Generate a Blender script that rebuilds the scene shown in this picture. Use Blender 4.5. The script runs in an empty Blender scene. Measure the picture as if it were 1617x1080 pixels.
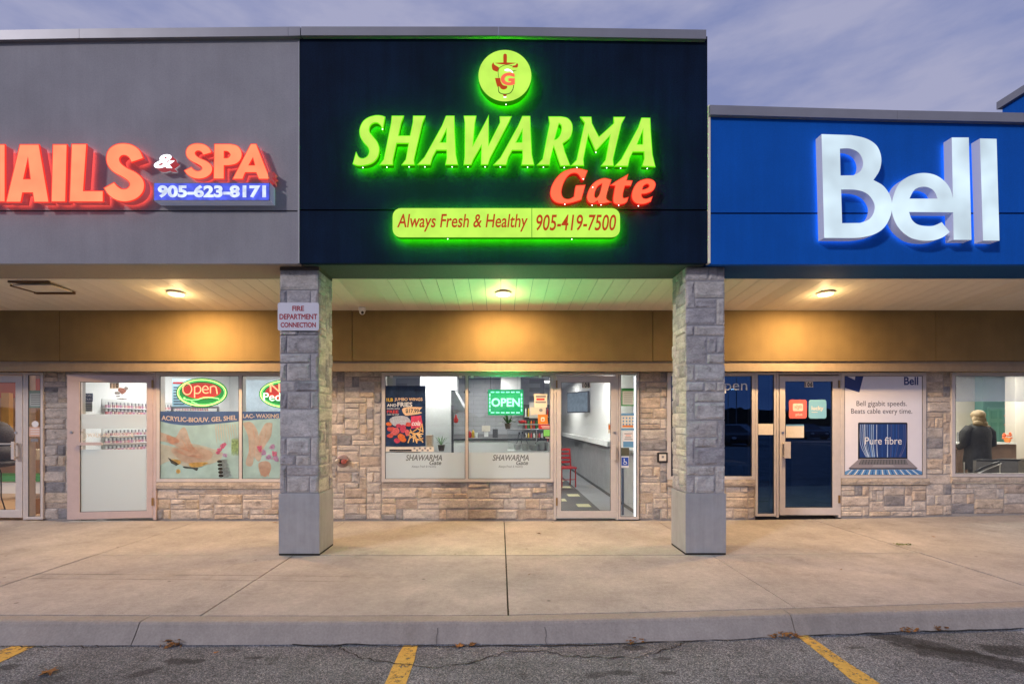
import bpy, bmesh, math, random
from mathutils import Vector, Matrix, noise
R = math.radians
rnd = random.Random(7)
S = bpy.context.scene
COL = S.collection
# ---------------------------------------------------------------- camera
F, PXC, PYC, HE = 770.0, 789.0, 665.0, 1.56     # focal in photo pixels, principal point, eye height
cd = bpy.data.cameras.new('camera'); cam = bpy.data.objects.new('camera', cd); COL.objects.link(cam)
cam.location = (0, 0, HE); cam.rotation_euler = (R(90), 0, 0)
cd.sensor_width = 36; cd.lens = 36*F/1617; cd.shift_x = (808.5-PXC)/1617; cd.shift_y = (PYC-540)/1617
cd.clip_start = .05; cd.clip_end = 2000
S.camera = cam
# ---------------------------------------------------------------- sky, sun, exposure
SUN_EL, SUN_DIR = R(24), Vector((1.07, 1.0, -.66)).normalized()
w = bpy.data.worlds.new('World'); S.world = w; w.use_nodes = True
nt = w.node_tree; nt.nodes.clear()
def nn(t, ty, **k):
    n = t.nodes.new(ty)
    for a, b in k.items(): setattr(n, a, b)
    return n
out = nn(nt, 'ShaderNodeOutputWorld'); bg = nn(nt, 'ShaderNodeBackground')
sky = nn(nt, 'ShaderNodeTexSky', sky_type='NISHITA', sun_disc=False, sun_elevation=R(3), sun_rotation=R(227), air_density=1.0, dust_density=1.2, ozone_density=3.5)
tc = nn(nt, 'ShaderNodeTexCoord'); mp = nn(nt, 'ShaderNodeMapping'); mp.inputs['Scale'].default_value = (1.2, 1.2, 4.0)
nz = nn(nt, 'ShaderNodeTexNoise'); nz.inputs['Scale'].default_value = 3.4; nz.inputs['Detail'].default_value = 7; nz.inputs['Roughness'].default_value = .55
cr = nn(nt, 'ShaderNodeValToRGB'); cr.color_ramp.elements[0].position = .40; cr.color_ramp.elements[1].position = .62
cr.color_ramp.elements[0].color = (0, 0, 0, 1); cr.color_ramp.elements[1].color = (.85, .85, .85, 1)
mx = nn(nt, 'ShaderNodeMix', data_type='RGBA')
tint = nn(nt, 'ShaderNodeMix', data_type='RGBA', blend_type='MIX')
SKY_K = .105
tint.inputs[0].default_value = .8
tint.inputs[7].default_value = (2.15, 2.42, 4.3, 1)
mx.inputs[7].default_value = (3.0, 3.05, 4.3, 1)
L = nt.links.new
L(tc.outputs['Generated'], mp.inputs[0]); L(mp.outputs[0], nz.inputs['Vector']); L(nz.outputs[0], cr.inputs[0])
L(sky.outputs[0], tint.inputs[6]); L(tint.outputs[2], mx.inputs[6]); L(cr.outputs[0], mx.inputs[0])
L(mx.outputs[2], bg.inputs[0]); L(bg.outputs[0], out.inputs[0]); bg.inputs[1].default_value = SKY_K
sd = bpy.data.lights.new('sun', 'SUN'); sd.energy = 1.25; sd.angle = R(5); sd.color = (1, .93, .96)
so = bpy.data.objects.new('sun', sd); COL.objects.link(so); so.rotation_euler = SUN_DIR.to_track_quat('-Z', 'Y').to_euler(); so.location = (-20, -20, 20)
S.view_settings.view_transform = 'Standard'; S.view_settings.look = 'None'; S.view_settings.gamma = 1; S.view_settings.exposure = .35
S.view_settings.use_curve_mapping = False
try:
    S.cycles.max_bounces = 7; S.cycles.transparent_max_bounces = 12; S.cycles.caustics_reflective = False; S.cycles.caustics_refractive = False
    S.cycles.sample_clamp_indirect = 4; S.cycles.use_denoising = True
except Exception: pass
LAMP_W, IN_K, LED_W, LED_E = 78.0, .66, 34.0, 2.0
# ---------------------------------------------------------------- measuring helpers (points on the real planes of the facade)
DF, DC, DCB, DH, DW, DG = 5.53, 5.67, 6.13, 7.40, 7.65, 7.636
def X(px, D): return (px-PXC)/F*D
def Z(py, D): return HE+(PYC-py)/F*D
def gz(x):
    x = max(-9.5, min(9.5, x)); return (.0015 if x > 0 else .0003)*x*x
# ---------------------------------------------------------------- materials
def mat(name, col, rough=.7, metal=0, noise_s=0, var=0, bump=0, bump_s=60, objvar=0, spec=.5, emit=None, es=0, streak=0, big=0, alpha=1):
    m = bpy.data.materials.new(name); m.use_nodes = True; t = m.node_tree; b = t.nodes['Principled BSDF']
    b.inputs['Roughness'].default_value = rough; b.inputs['Metallic'].default_value = metal
    b.inputs['Specular IOR Level'].default_value = spec; b.inputs['Alpha'].default_value = alpha
    l = t.links.new
    g = t.nodes.new('ShaderNodeTexCoord'); geo = t.nodes.new('ShaderNodeNewGeometry')
    c = t.nodes.new('ShaderNodeRGB'); c.outputs[0].default_value = (*col, 1); cur = c.outputs[0]
    def mul(cur, fac, lo, hi):
        mr = t.nodes.new('ShaderNodeMapRange'); mr.inputs[1].default_value = .3; mr.inputs[2].default_value = .7; mr.inputs[3].default_value = lo; mr.inputs[4].default_value = hi
        l(fac, mr.inputs[0]); x = t.nodes.new('ShaderNodeMix'); x.data_type = 'RGBA'; x.blend_type = 'MULTIPLY'; x.inputs[0].default_value = 1
        l(cur, x.inputs[6]); l(mr.outputs[0], x.inputs[7]); return x.outputs[2]
    def nz(scale, sc=(1, 1, 1), det=5):
        mp = t.nodes.new('ShaderNodeMapping'); mp.inputs['Scale'].default_value = sc; l(geo.outputs['Position'], mp.inputs[0])
        n = t.nodes.new('ShaderNodeTexNoise'); n.inputs['Scale'].default_value = scale; n.inputs['Detail'].default_value = det; n.inputs['Roughness'].default_value = .65
        l(mp.outputs[0], n.inputs['Vector']); return n.outputs[0]
    if var: cur = mul(cur, nz(noise_s or 8), 1-var, 1+var)
    if big: cur = mul(cur, nz(.9, det=3), 1-big, 1+big)
    if streak: cur = mul(cur, nz(6, (1.6, 1.6, .12)), 1-streak, 1+streak*.6)
    if objvar:
        oi = t.nodes.new('ShaderNodeObjectInfo'); mr = t.nodes.new('ShaderNodeMapRange'); mr.inputs[3].default_value = 1-objvar; mr.inputs[4].default_value = 1+objvar
        l(oi.outputs['Random'], mr.inputs[0]); x = t.nodes.new('ShaderNodeMix'); x.data_type = 'RGBA'; x.blend_type = 'MULTIPLY'; x.inputs[0].default_value = 1
        l(cur, x.inputs[6]); l(mr.outputs[0], x.inputs[7]); cur = x.outputs[2]
    l(cur, b.inputs['Base Color'])
    if bump:
        bn = t.nodes.new('ShaderNodeBump'); bn.inputs['Strength'].default_value = bump; bn.inputs['Distance'].default_value = .01
        l(nz(bump_s), bn.inputs['Height']); l(bn.outputs[0], b.inputs['Normal'])
    if emit: b.inputs['Emission Color'].default_value = (*emit, 1); b.inputs['Emission Strength'].default_value = es
    return m
def emis(name, col, s, var=0, scale=6, face=None):
    """lit sign face: milky plastic over uneven tubes (a slightly uneven glow)"""
    m = bpy.data.materials.new(name); m.use_nodes = True; t = m.node_tree; b = t.nodes['Principled BSDF']
    b.inputs['Base Color'].default_value = (*(face or col), 1); b.inputs['Roughness'].default_value = .6; b.inputs['Specular IOR Level'].default_value = .12
    b.inputs['Emission Color'].default_value = (*col, 1); b.inputs['Emission Strength'].default_value = s
    if var:
        g = t.nodes.new('ShaderNodeNewGeometry'); n = t.nodes.new('ShaderNodeTexNoise'); n.inputs['Scale'].default_value = scale; n.inputs['Detail'].default_value = 2
        mr = t.nodes.new('ShaderNodeMapRange'); mr.inputs[1].default_value = .3; mr.inputs[2].default_value = .7; mr.inputs[3].default_value = s*(1-var); mr.inputs[4].default_value = s*(1+var)
        t.links.new(g.outputs['Position'], n.inputs['Vector']); t.links.new(n.outputs[0], mr.inputs[0]); t.links.new(mr.outputs[0], b.inputs['Emission Strength'])
    return m
def glassmat(name, tint=(1, 1, 1), k=1.6, haze=0, hazecol=(.8, .85, .85), rough=0.0, coat=(1, 1, 1)):
    m = bpy.data.materials.new(name); m.use_nodes = True; t = m.node_tree; t.nodes.clear(); l = t.links.new
    o = t.nodes.new('ShaderNodeOutputMaterial'); tr = t.nodes.new('ShaderNodeBsdfTransparent'); gl = t.nodes.new('ShaderNodeBsdfGlossy')
    tr.inputs[0].default_value = (*tint, 1); gl.inputs['Roughness'].default_value = rough; gl.inputs[0].default_value = (*coat, 1)
    ge = t.nodes.new('ShaderNodeNewGeometry'); dt = t.nodes.new('ShaderNodeVectorMath'); dt.operation = 'DOT_PRODUCT'; l(ge.outputs['Normal'], dt.inputs[0]); l(ge.outputs['Incoming'], dt.inputs[1])
    ma = [t.nodes.new('ShaderNodeMath') for _ in range(4)]      # Schlick reflectance, the same from both sides of the pane
    for m_, op, v in zip(ma, ('ABSOLUTE', 'SUBTRACT', 'POWER', 'MULTIPLY_ADD'), (None, None, 5, .96)):
        m_.operation = op
        if v: m_.inputs[1].default_value = v
    ma[1].inputs[0].default_value = 1; ma[3].inputs[2].default_value = .04
    l(dt.outputs['Value'], ma[0].inputs[0]); l(ma[0].outputs[0], ma[1].inputs[1]); l(ma[1].outputs[0], ma[2].inputs[0]); l(ma[2].outputs[0], ma[3].inputs[0])
    mu = t.nodes.new('ShaderNodeMath'); mu.operation = 'MULTIPLY'; mu.use_clamp = True; mu.inputs[1].default_value = k; l(ma[3].outputs[0], mu.inputs[0])
    mx = t.nodes.new('ShaderNodeMixShader'); l(mu.outputs[0], mx.inputs[0])
    base = tr.outputs[0]
    if haze:
        d = t.nodes.new('ShaderNodeBsdfDiffuse'); d.inputs[0].default_value = (*hazecol, 1); tl = t.nodes.new('ShaderNodeBsdfTranslucent'); tl.inputs[0].default_value = (*hazecol, 1)
        m1 = t.nodes.new('ShaderNodeMixShader'); m1.inputs[0].default_value = .6; l(d.outputs[0], m1.inputs[1]); l(tl.outputs[0], m1.inputs[2])
        m2 = t.nodes.new('ShaderNodeMixShader'); m2.inputs[0].default_value = haze; l(tr.outputs[0], m2.inputs[1]); l(m1.outputs[0], m2.inputs[2]); base = m2.outputs[0]
    l(base, mx.inputs[1]); l(gl.outputs[0], mx.inputs[2]); l(mx.outputs[0], o.inputs[0]); return m
def film(name, col, a=.75, var=0, scale=30):
    """printed window film: the ink lets some light through"""
    m = bpy.data.materials.new(name); m.use_nodes = True; t = m.node_tree; t.nodes.clear(); l = t.links.new
    o = t.nodes.new('ShaderNodeOutputMaterial'); tr = t.nodes.new('ShaderNodeBsdfTransparent')
    d = t.nodes.new('ShaderNodeBsdfDiffuse'); tl = t.nodes.new('ShaderNodeBsdfTranslucent')
    c = t.nodes.new('ShaderNodeRGB'); c.outputs[0].default_value = (*col, 1); cur = c.outputs[0]
    if var:
        g = t.nodes.new('ShaderNodeNewGeometry'); n = t.nodes.new('ShaderNodeTexNoise'); n.inputs['Scale'].default_value = scale; n.inputs['Detail'].default_value = 4
        mr = t.nodes.new('ShaderNodeMapRange'); mr.inputs[1].default_value = .3; mr.inputs[2].default_value = .7; mr.inputs[3].default_value = 1-var; mr.inputs[4].default_value = 1+var
        x = t.nodes.new('ShaderNodeMix'); x.data_type = 'RGBA'; x.blend_type = 'MULTIPLY'; x.inputs[0].default_value = 1
        l(g.outputs['Position'], n.inputs['Vector']); l(n.outputs[0], mr.inputs[0]); l(cur, x.inputs[6]); l(mr.outputs[0], x.inputs[7]); cur = x.outputs[2]
    l(cur, d.inputs[0]); l(cur, tl.inputs[0])
    m1 = t.nodes.new('ShaderNodeMixShader'); m1.inputs[0].default_value = .5; l(d.outputs[0], m1.inputs[1]); l(tl.outputs[0], m1.inputs[2])
    m2 = t.nodes.new('ShaderNodeMixShader'); m2.inputs[0].default_value = a; l(tr.outputs[0], m2.inputs[1]); l(m1.outputs[0], m2.inputs[2]); l(m2.outputs[0], o.inputs[0]); return m
def stonemat(name, cols, bump=.7):
    m = bpy.data.materials.new(name); m.use_nodes = True; t = m.node_tree; b = t.nodes['Principled BSDF']; l = t.links.new
    b.inputs['Roughness'].default_value = .9; b.inputs['Specular IOR Level'].default_value = .2
    oi = t.nodes.new('ShaderNodeObjectInfo'); r = t.nodes.new('ShaderNodeValToRGB'); r.color_ramp.interpolation = 'CONSTANT'
    while len(r.color_ramp.elements) < len(cols): r.color_ramp.elements.new(.5)
    for i, (e, c) in enumerate(zip(r.color_ramp.elements, cols)): e.position = i/len(cols); e.color = (*c, 1)
    l(oi.outputs['Random'], r.inputs[0]); g = t.nodes.new('ShaderNodeNewGeometry')
    ad = t.nodes.new('ShaderNodeVectorMath'); ad.operation = 'ADD'; sc = t.nodes.new('ShaderNodeVectorMath'); sc.operation = 'SCALE'; sc.inputs[3].default_value = 40
    cb = t.nodes.new('ShaderNodeCombineXYZ'); 
    for i in range(3): l(oi.outputs['Random'], cb.inputs[i])
    l(cb.outputs[0], sc.inputs[0]); l(g.outputs['Position'], ad.inputs[0]); l(sc.outputs[0], ad.inputs[1])
    cur = r.outputs[0]
    for s, lo, hi, zs in ((7, .74, 1.25, 2.6), (38, .82, 1.16, 1.4), (3.2, .8, 1.15, 1)):
        mp = t.nodes.new('ShaderNodeMapping'); mp.inputs['Scale'].default_value = (1, 1, zs); l(ad.outputs[0], mp.inputs[0])
        n = t.nodes.new('ShaderNodeTexNoise'); n.inputs['Scale'].default_value = s; n.inputs['Detail'].default_value = 6; n.inputs['Roughness'].default_value = .7; l(mp.outputs[0], n.inputs['Vector'])
        mr = t.nodes.new('ShaderNodeMapRange'); mr.inputs[1].default_value = .32; mr.inputs[2].default_value = .68; mr.inputs[3].default_value = lo; mr.inputs[4].default_value = hi; l(n.outputs[0], mr.inputs[0])
        x = t.nodes.new('ShaderNodeMix'); x.data_type = 'RGBA'; x.blend_type = 'MULTIPLY'; x.inputs[0].default_value = 1; l(cur, x.inputs[6]); l(mr.outputs[0], x.inputs[7]); cur = x.outputs[2]
        if s == 7: nb = n
    # dark weathered blotches
    n = t.nodes.new('ShaderNodeTexNoise'); n.inputs['Scale'].default_value = 9; n.inputs['Detail'].default_value = 8; n.inputs['Roughness'].default_value = .75; l(ad.outputs[0], n.inputs['Vector'])
    mr = t.nodes.new('ShaderNodeMapRange'); mr.inputs[1].default_value = .54; mr.inputs[2].default_value = .7; mr.inputs[3].default_value = 1; mr.inputs[4].default_value = .5; l(n.outputs[0], mr.inputs[0])
    x = t.nodes.new('ShaderNodeMix'); x.data_type = 'RGBA'; x.blend_type = 'MULTIPLY'; x.inputs[0].default_value = 1; l(cur, x.inputs[6]); l(mr.outputs[0], x.inputs[7]); cur = x.outputs[2]
    l(cur, b.inputs['Base Color'])
    bn = t.nodes.new('ShaderNodeBump'); bn.inputs['Strength'].default_value = bump; bn.inputs['Distance'].default_value = .012
    n2 = t.nodes.new('ShaderNodeTexNoise'); n2.inputs['Scale'].default_value = 26; n2.inputs['Detail'].default_value = 7; n2.inputs['Roughness'].default_value = .7; l(ad.outputs[0], n2.inputs['Vector'])
    l(n2.outputs[0], bn.inputs['Height']); l(bn.outputs[0], b.inputs['Normal']); return m
# ---------------------------------------------------------------- object helpers
WL = {}
def link(o, parent, org):
    COL.objects.link(o); WL[o.name] = Vector(org)
    if parent is not None: o.parent = parent; o.location = Vector(org)-WL[parent.name]
    else: o.location = org
    return o
def tag(o, label=None, cat=None, group=None, kind=None):
    for k, v in (('label', label), ('category', cat), ('group', group), ('kind', kind)):
        if v: o[k] = v
    return o
def thing(name, loc, label, cat, group=None):
    o = bpy.data.objects.new(name, None); o.empty_display_size = .1; link(o, None, loc); return tag(o, label, cat, group)
class MB:
    def __init__(s): s.v = []; s.f = []; s.mi = []
    def add(s, v, f, mi=0):
        n = len(s.v); s.v += [tuple(a) for a in v]; s.f += [[n+i for i in q] for q in f]; s.mi += [mi]*len(f); return s
    def box(s, x0, x1, y0, y1, z0, z1, mi=0):
        v = [(x0, y0, z0), (x1, y0, z0), (x1, y1, z0), (x0, y1, z0), (x0, y0, z1), (x1, y0, z1), (x1, y1, z1), (x0, y1, z1)]
        return s.add(v, [(0, 3, 2, 1), (4, 5, 6, 7), (0, 1, 5, 4), (1, 2, 6, 5), (2, 3, 7, 6), (3, 0, 4, 7)], mi)
    def pbox(s, p, D0, D1, mi=0):      # box from a rectangle (px0, py0, px1, py1) measured on the plane D0
        return s.box(X(p[0], D0), X(p[2], D0), D0, D1, Z(p[3], D0), Z(p[1], D0), mi)
    def tube(s, pts, r, n=8, mi=0, closed=False, taper=None):
        pts = [Vector(p) for p in pts]; m = len(pts); rings = []
        for i, p in enumerate(pts):
            a = pts[(i-1) % m] if (closed or i) else p; b = pts[(i+1) % m] if (closed or i < m-1) else p
            d = (b-a).normalized(); u = d.orthogonal().normalized() if i == 0 else (u-d*u.dot(d)).normalized(); q = d.cross(u)
            rr = r if taper is None else r*taper[i]
            rings.append([p+(u*math.cos(k*2*math.pi/n)+q*math.sin(k*2*math.pi/n))*rr for k in range(n)])
        v = [c for g in rings for c in g]; f = []
        for i in range(m if closed else m-1):
            j = (i+1) % m
            for k in range(n): f.append((i*n+k, i*n+(k+1) % n, j*n+(k+1) % n, j*n+k))
        if not closed: f.append(tuple(range(n))[::-1]); f.append(tuple((m-1)*n+k for k in range(n)))
        return s.add(v, f, mi)
    def lathe(s, c, prof, n=16, axis='z', mi=0):
        v = []; f = []
        for r, h in prof:
            for k in range(n):
                a = k*2*math.pi/n; x, y = r*math.cos(a), r*math.sin(a)
                v.append((c[0]+x, c[1]+y, c[2]+h) if axis == 'z' else ((c[0]+x, c[1]+h, c[2]+y) if axis == 'y' else (c[0]+h, c[1]+x, c[2]+y)))
        for i in range(len(prof)-1):
            for k in range(n): f.append((i*n+k, i*n+(k+1) % n, (i+1)*n+(k+1) % n, (i+1)*n+k))
        f.append(tuple(range(n))[::-1]); f.append(tuple((len(prof)-1)*n+k for k in range(n)))
        return s.add(v, f, mi)
    def ball(s, c, r, n=8, mi=0):
        rx, ry, rz = (r, r, r) if not isinstance(r, tuple) else r
        v = []; f = []; m = n
        for i in range(m+1):
            t = math.pi*i/m
            for k in range(n): a = k*2*math.pi/n; v.append((c[0]+rx*math.sin(t)*math.cos(a), c[1]+ry*math.sin(t)*math.sin(a), c[2]+rz*math.cos(t)))
        for i in range(m):
            for k in range(n): f.append((i*n+k, (i+1)*n+k, (i+1)*n+(k+1) % n, i*n+(k+1) % n))
        return s.add(v, f, mi)
    def xf(s, fn): s.v = [tuple(fn(Vector(a))) for a in s.v]; return s
    def build(s, name, m, parent=None, smooth=False, org=None, bevel=0):
        ms = m if isinstance(m, (list, tuple)) else [m]
        me = bpy.data.meshes.new(name)
        if org is None:
            xs = [a[0] for a in s.v]; ys = [a[1] for a in s.v]; zs = [a[2] for a in s.v]
            org = ((min(xs)+max(xs))/2, (min(ys)+max(ys))/2, min(zs))
        me.from_pydata([(a[0]-org[0], a[1]-org[1], a[2]-org[2]) for a in s.v], [], s.f)
        for q in ms: me.materials.append(q)
        for p, i in zip(me.polygons, s.mi): p.material_index = i; p.use_smooth = smooth
        bm = bmesh.new(); bm.from_mesh(me); bmesh.ops.recalc_face_normals(bm, faces=bm.faces); bm.to_mesh(me); bm.free()
        o = bpy.data.objects.new(name, me); link(o, parent, org)
        if bevel:
            b = o.modifiers.new('bevel', 'BEVEL'); b.width = bevel; b.segments = 2; b.limit_method = 'ANGLE'
        return o
def dup(root, delta, parent=None, **kw):
    def cp(o, par, d):
        c = o.copy(); COL.objects.link(c); WL[c.name] = WL[o.name]+Vector(delta)
        if par is not None: c.parent = par
        else: c.location = o.location+Vector(delta)
        for ch in [q for q in KIDS(o)]: cp(ch, c, delta)
        return c
    c = cp(root, parent, delta)
    if parent is not None: c.location = WL[c.name]-WL[parent.name]
    tag(c, **kw); return c
def KIDS(o): return [q for q in list(COL.objects) if q.parent == o]
# ---- outlines ----
def smooth_loop(pts, k=6):
    """points are (x, y) for smooth and (x, y, 1) for corner points; smooth runs go through a Catmull-Rom curve"""
    n = len(pts); o = []
    for i in range(n):
        p1, p2 = pts[i], pts[(i+1) % n]
        p0 = pts[i-1] if len(p1) < 3 else p1; p3 = pts[(i+2) % n] if len(p2) < 3 else p2
        if len(p1) == 3 and len(p2) == 3: o.append(p1[:2]); continue
        for j in range(k):
            t = j/k
            o.append(tuple(.5*((2*p1[a])+(-p0[a]+p2[a])*t+(2*p0[a]-5*p1[a]+4*p2[a]-p3[a])*t*t+(-p0[a]+3*p1[a]-3*p2[a]+p3[a])*t**3) for a in (0, 1)))
    return o
def C(*p): return [(a[0], a[1], 1) for a in p]
def fill(loops, ext, off=0):
    """triangulated (and extruded) shape of closed 2-D loops, holes by even-odd; returns verts, faces in (x, z-up) local with y = thickness"""
    cu = bpy.data.curves.new('tmp', 'CURVE'); cu.dimensions = '2D'; cu.fill_mode = 'BOTH' if ext else 'BACK'; cu.extrude = ext; cu.offset = off
    for lp in loops:
        sp = cu.splines.new('POLY'); sp.points.add(len(lp)-1)
        for i, p in enumerate(lp): sp.points[i].co = (p[0], p[1], 0, 1)
        sp.use_cyclic_u = True
    o = bpy.data.objects.new('tmp', cu); COL.objects.link(o); bpy.context.view_layer.update()
    me = bpy.data.meshes.new_from_object(o.evaluated_get(bpy.context.evaluated_depsgraph_get()))
    v = [tuple(a.co) for a in me.vertices]; f = [tuple(p.vertices) for p in me.polygons]; nr = [sum(v[i][2] for i in q)/len(q)/ext if ext else 1 for q in f]
    bpy.data.objects.remove(o); bpy.data.curves.remove(cu); bpy.data.meshes.remove(me)
    return v, f, nr
def shape(name, loops, D, depth, mats, parent, k=6, off=0):
    """loops in photo pixels measured on the plane D; the body goes back from D by depth. mats = face or (face, side)"""
    lp = [[(X(p[0], D), Z(p[1], D)) for p in smooth_loop(l, k)] for l in loops]
    v, f, nr = fill(lp, depth/2, off)
    b = MB(); b.v = [(a[0], D+depth/2-a[2], a[1]) for a in v]; b.f = [list(q) for q in f]
    b.mi = [0 if (n > .9 or not isinstance(mats, tuple)) else len(mats)-1 if n < -.9 else 1 for n in nr]
    return b.build(name, list(mats) if isinstance(mats, tuple) else mats, parent)
def scaled(loops, s, ox, oy): return [[(p[0]/s+ox, p[1]/s+oy)+tuple(p[2:]) for p in l] for l in loops]
def text(name, st, box, D, depth, mats, parent, shear=0, bold=0, spacing=1, arc=None):
    cu = bpy.data.curves.new('tmp', 'FONT'); cu.body = st; cu.extrude = .02; cu.offset = 0 if 'M' in st else bold; cu.shear = shear; cu.space_character = spacing; cu.resolution_u = 4
    o = bpy.data.objects.new('tmp', cu); COL.objects.link(o); bpy.context.view_layer.update()
    me = bpy.data.meshes.new_from_object(o.evaluated_get(bpy.context.evaluated_depsgraph_get()))
    v = [tuple(a.co) for a in me.vertices]; f = [list(p.vertices) for p in me.polygons]; nr = [p.normal.z for p in me.polygons]
    bpy.data.objects.remove(o); bpy.data.curves.remove(cu); bpy.data.meshes.remove(me)
    xs = [a[0] for a in v]; ys = [a[1] for a in v]; x0, x1, y0, y1 = min(xs), max(xs), min(ys), max(ys)
    wx0, wx1, wz0, wz1 = X(box[0], D), X(box[2], D), Z(box[3], D), Z(box[1], D)
    b = MB()
    for a in v:
        u = (a[0]-x0)/(x1-x0); h = (a[1]-y0)/(y1-y0); dz = arc(u) if arc else 0
        b.v.append((wx0+(wx1-wx0)*u, D+(depth/2)*(1-a[2]/.02), wz0+(wz1-wz0)*h+dz))
    b.f = f; b.mi = [0 if (abs(n) > .9 or not isinstance(mats, tuple)) else 1 for n in nr]
    if bold and 'M' in st:      # heavier strokes from shifted layers (the outline offset breaks on this glyph)
        v0, f0, m0, n0 = list(b.v), list(f), list(b.mi), len(b.v); sx = bold*(wx1-wx0)/(x1-x0); sz = bold*(wz1-wz0)/(y1-y0)
        for i, (a, c) in enumerate(((1, 0), (-1, 0), (0, 1), (0, -1))):
            k = len(b.v); b.v += [(q[0]+a*sx, q[1]+.00012*(i+1), q[2]+c*sz) for q in v0]; b.f += [[k+j for j in q] for q in f0]; b.mi += m0
    return b.build(name, list(mats) if isinstance(mats, tuple) else mats, parent)
def rrect(x0, y0, x1, y1, r, n=5):
    o = []
    for cx, cy, a0 in ((x1-r, y0+r, -90), (x1-r, y1-r, 0), (x0+r, y1-r, 90), (x0+r, y0+r, 180)):
        for i in range(n+1): a = R(a0+90*i/n); o.append((cx+r*math.cos(a), cy+r*math.sin(a), 1))
    return o
def oval(cx, cy, rx, ry, n=32): return [(cx+rx*math.cos(i*2*math.pi/n), cy+ry*math.sin(i*2*math.pi/n), 1) for i in range(n)]
# ---------------------------------------------------------------- material library
M = {}
M['stucco_grey'] = mat('stucco_grey', (.30, .295, .31), .9, var=.09, noise_s=90, bump=.45, bump_s=180, streak=.05, big=.12)
M['stucco_charcoal'] = mat('stucco_charcoal', (.0035, .012, .034), .85, spec=.12, var=.3, noise_s=70, bump=.4, bump_s=220, streak=.25, big=.3)
M['stucco_blue'] = mat('stucco_blue', (.003, .10, .47), .8, spec=.15, var=.08, noise_s=60, bump=.35, bump_s=220, streak=.07, big=.08)
M['stucco_tan'] = mat('stucco_tan', (.21, .145, .058), .9, var=.09, noise_s=70, bump=.5, bump_s=200, streak=.05, big=.22)
M['under_charcoal'] = mat('under_charcoal', (.06, .085, .08), .8, var=.2, noise_s=60, bump=.4, bump_s=200)  # charcoal lifted and greened so the sign's green light shows
M['under_blue'] = mat('under_blue', (.006, .07, .22), .8, spec=.15, var=.1, noise_s=60, bump=.4, bump_s=200)
M['under_grey'] = mat('under_grey', (.33, .29, .24), .9, var=.1, noise_s=60, bump=.4, bump_s=200)  # copy of the grey stucco with warm light put into its colour
M['trim_tan'] = mat('trim_tan', (.32, .25, .17), .7, var=.06, noise_s=20, streak=.1)
M['coping'] = mat('coping', (.27, .27, .29), .45, metal=.3, var=.06, noise_s=3, big=.06)
M['black_gap'] = mat('black_gap', (.01, .01, .012), .9)
M['soffit'] = mat('soffit', (.88, .80, .64), .55, var=.03, noise_s=10, objvar=.03)
M['frame'] = mat('frame', (.60, .55, .51), .4, metal=.1, var=.05, noise_s=12)
M['frame_pink'] = mat('frame_pink', (.56, .46, .44), .4, metal=.1, var=.05, noise_s=12)
M['steel'] = mat('steel', (.6, .6, .6), .3, metal=1, var=.04)
M['brass'] = mat('brass', (.4, .25, .1), .4, metal=.8)
M['wallstone'] = stonemat('wallstone', [(.55, .48, .41), (.50, .44, .38), (.57, .50, .42), (.48, .44, .40), (.52, .43, .33), (.28, .27, .27), (.55, .48, .41), (.45, .37, .30), (.50, .45, .40), (.55, .45, .35)])
M['pillarstone'] = stonemat('pillarstone', [(.44, .425, .41), (.38, .365, .365), (.46, .44, .42), (.30, .295, .31), (.41, .395, .39), (.44, .43, .425), (.36, .35, .355), (.47, .45, .42)])
M['mortar'] = mat('mortar', (.40, .36, .32), .95, var=.1, noise_s=40, bump=.5, bump_s=120)
M['mortar_grey'] = mat('mortar_grey', (.33, .33, .34), .95, var=.1, noise_s=40, bump=.5, bump_s=120)
M['pillar_metal'] = mat('pillar_metal', (.36, .37, .38), .5, metal=.2, var=.08, noise_s=7, streak=.14)
M['sillstone'] = stonemat('sillstone', [(.50, .42, .34), (.46, .39, .32), (.48, .41, .33)])
M['glass'] = glassmat('glass', (.97, .985, .98), 1.3)
M['glass_dark'] = glassmat('glass_dark', (.5, .52, .55), 4.2, coat=(.17, .42, .92))
M['frost'] = glassmat('frost', (.96, .98, .98), 1.0, haze=.86, hazecol=(.80, .84, .84), rough=.25)
M['white'] = mat('white', (.78, .78, .77), .5)
M['white_wall'] = mat('white_wall', (.74, .74, .73), .8, var=.02)
M['black'] = mat('black', (.012, .012, .014), .4)
M['dark_grey'] = mat('dark_grey', (.06, .06, .065), .5)
M['mid_grey'] = mat('mid_grey', (.22, .22, .23), .7)
M['red'] = mat('red', (.5, .02, .02), .4)
M['green'] = mat('green', (.05, .28, .07), .5)
M['orange'] = mat('orange', (.75, .22, .03), .5)
M['yellow'] = mat('yellow', (.75, .5, .04), .5)
M['navy'] = mat('navy', (.012, .03, .10), .4, var=.3, noise_s=6)
M['paper'] = mat('paper', (.72, .66, .56), .8, var=.06, noise_s=25)
M['tubelight'] = emis('tubelight', (1, .98, .93), 3)
M['leaf'] = mat('leaf', (.05, .13, .03), .6, objvar=.3)
M['deadleaf'] = mat('deadleaf', (.30, .13, .03), .8, var=.3, noise_s=60, objvar=.3)
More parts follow.
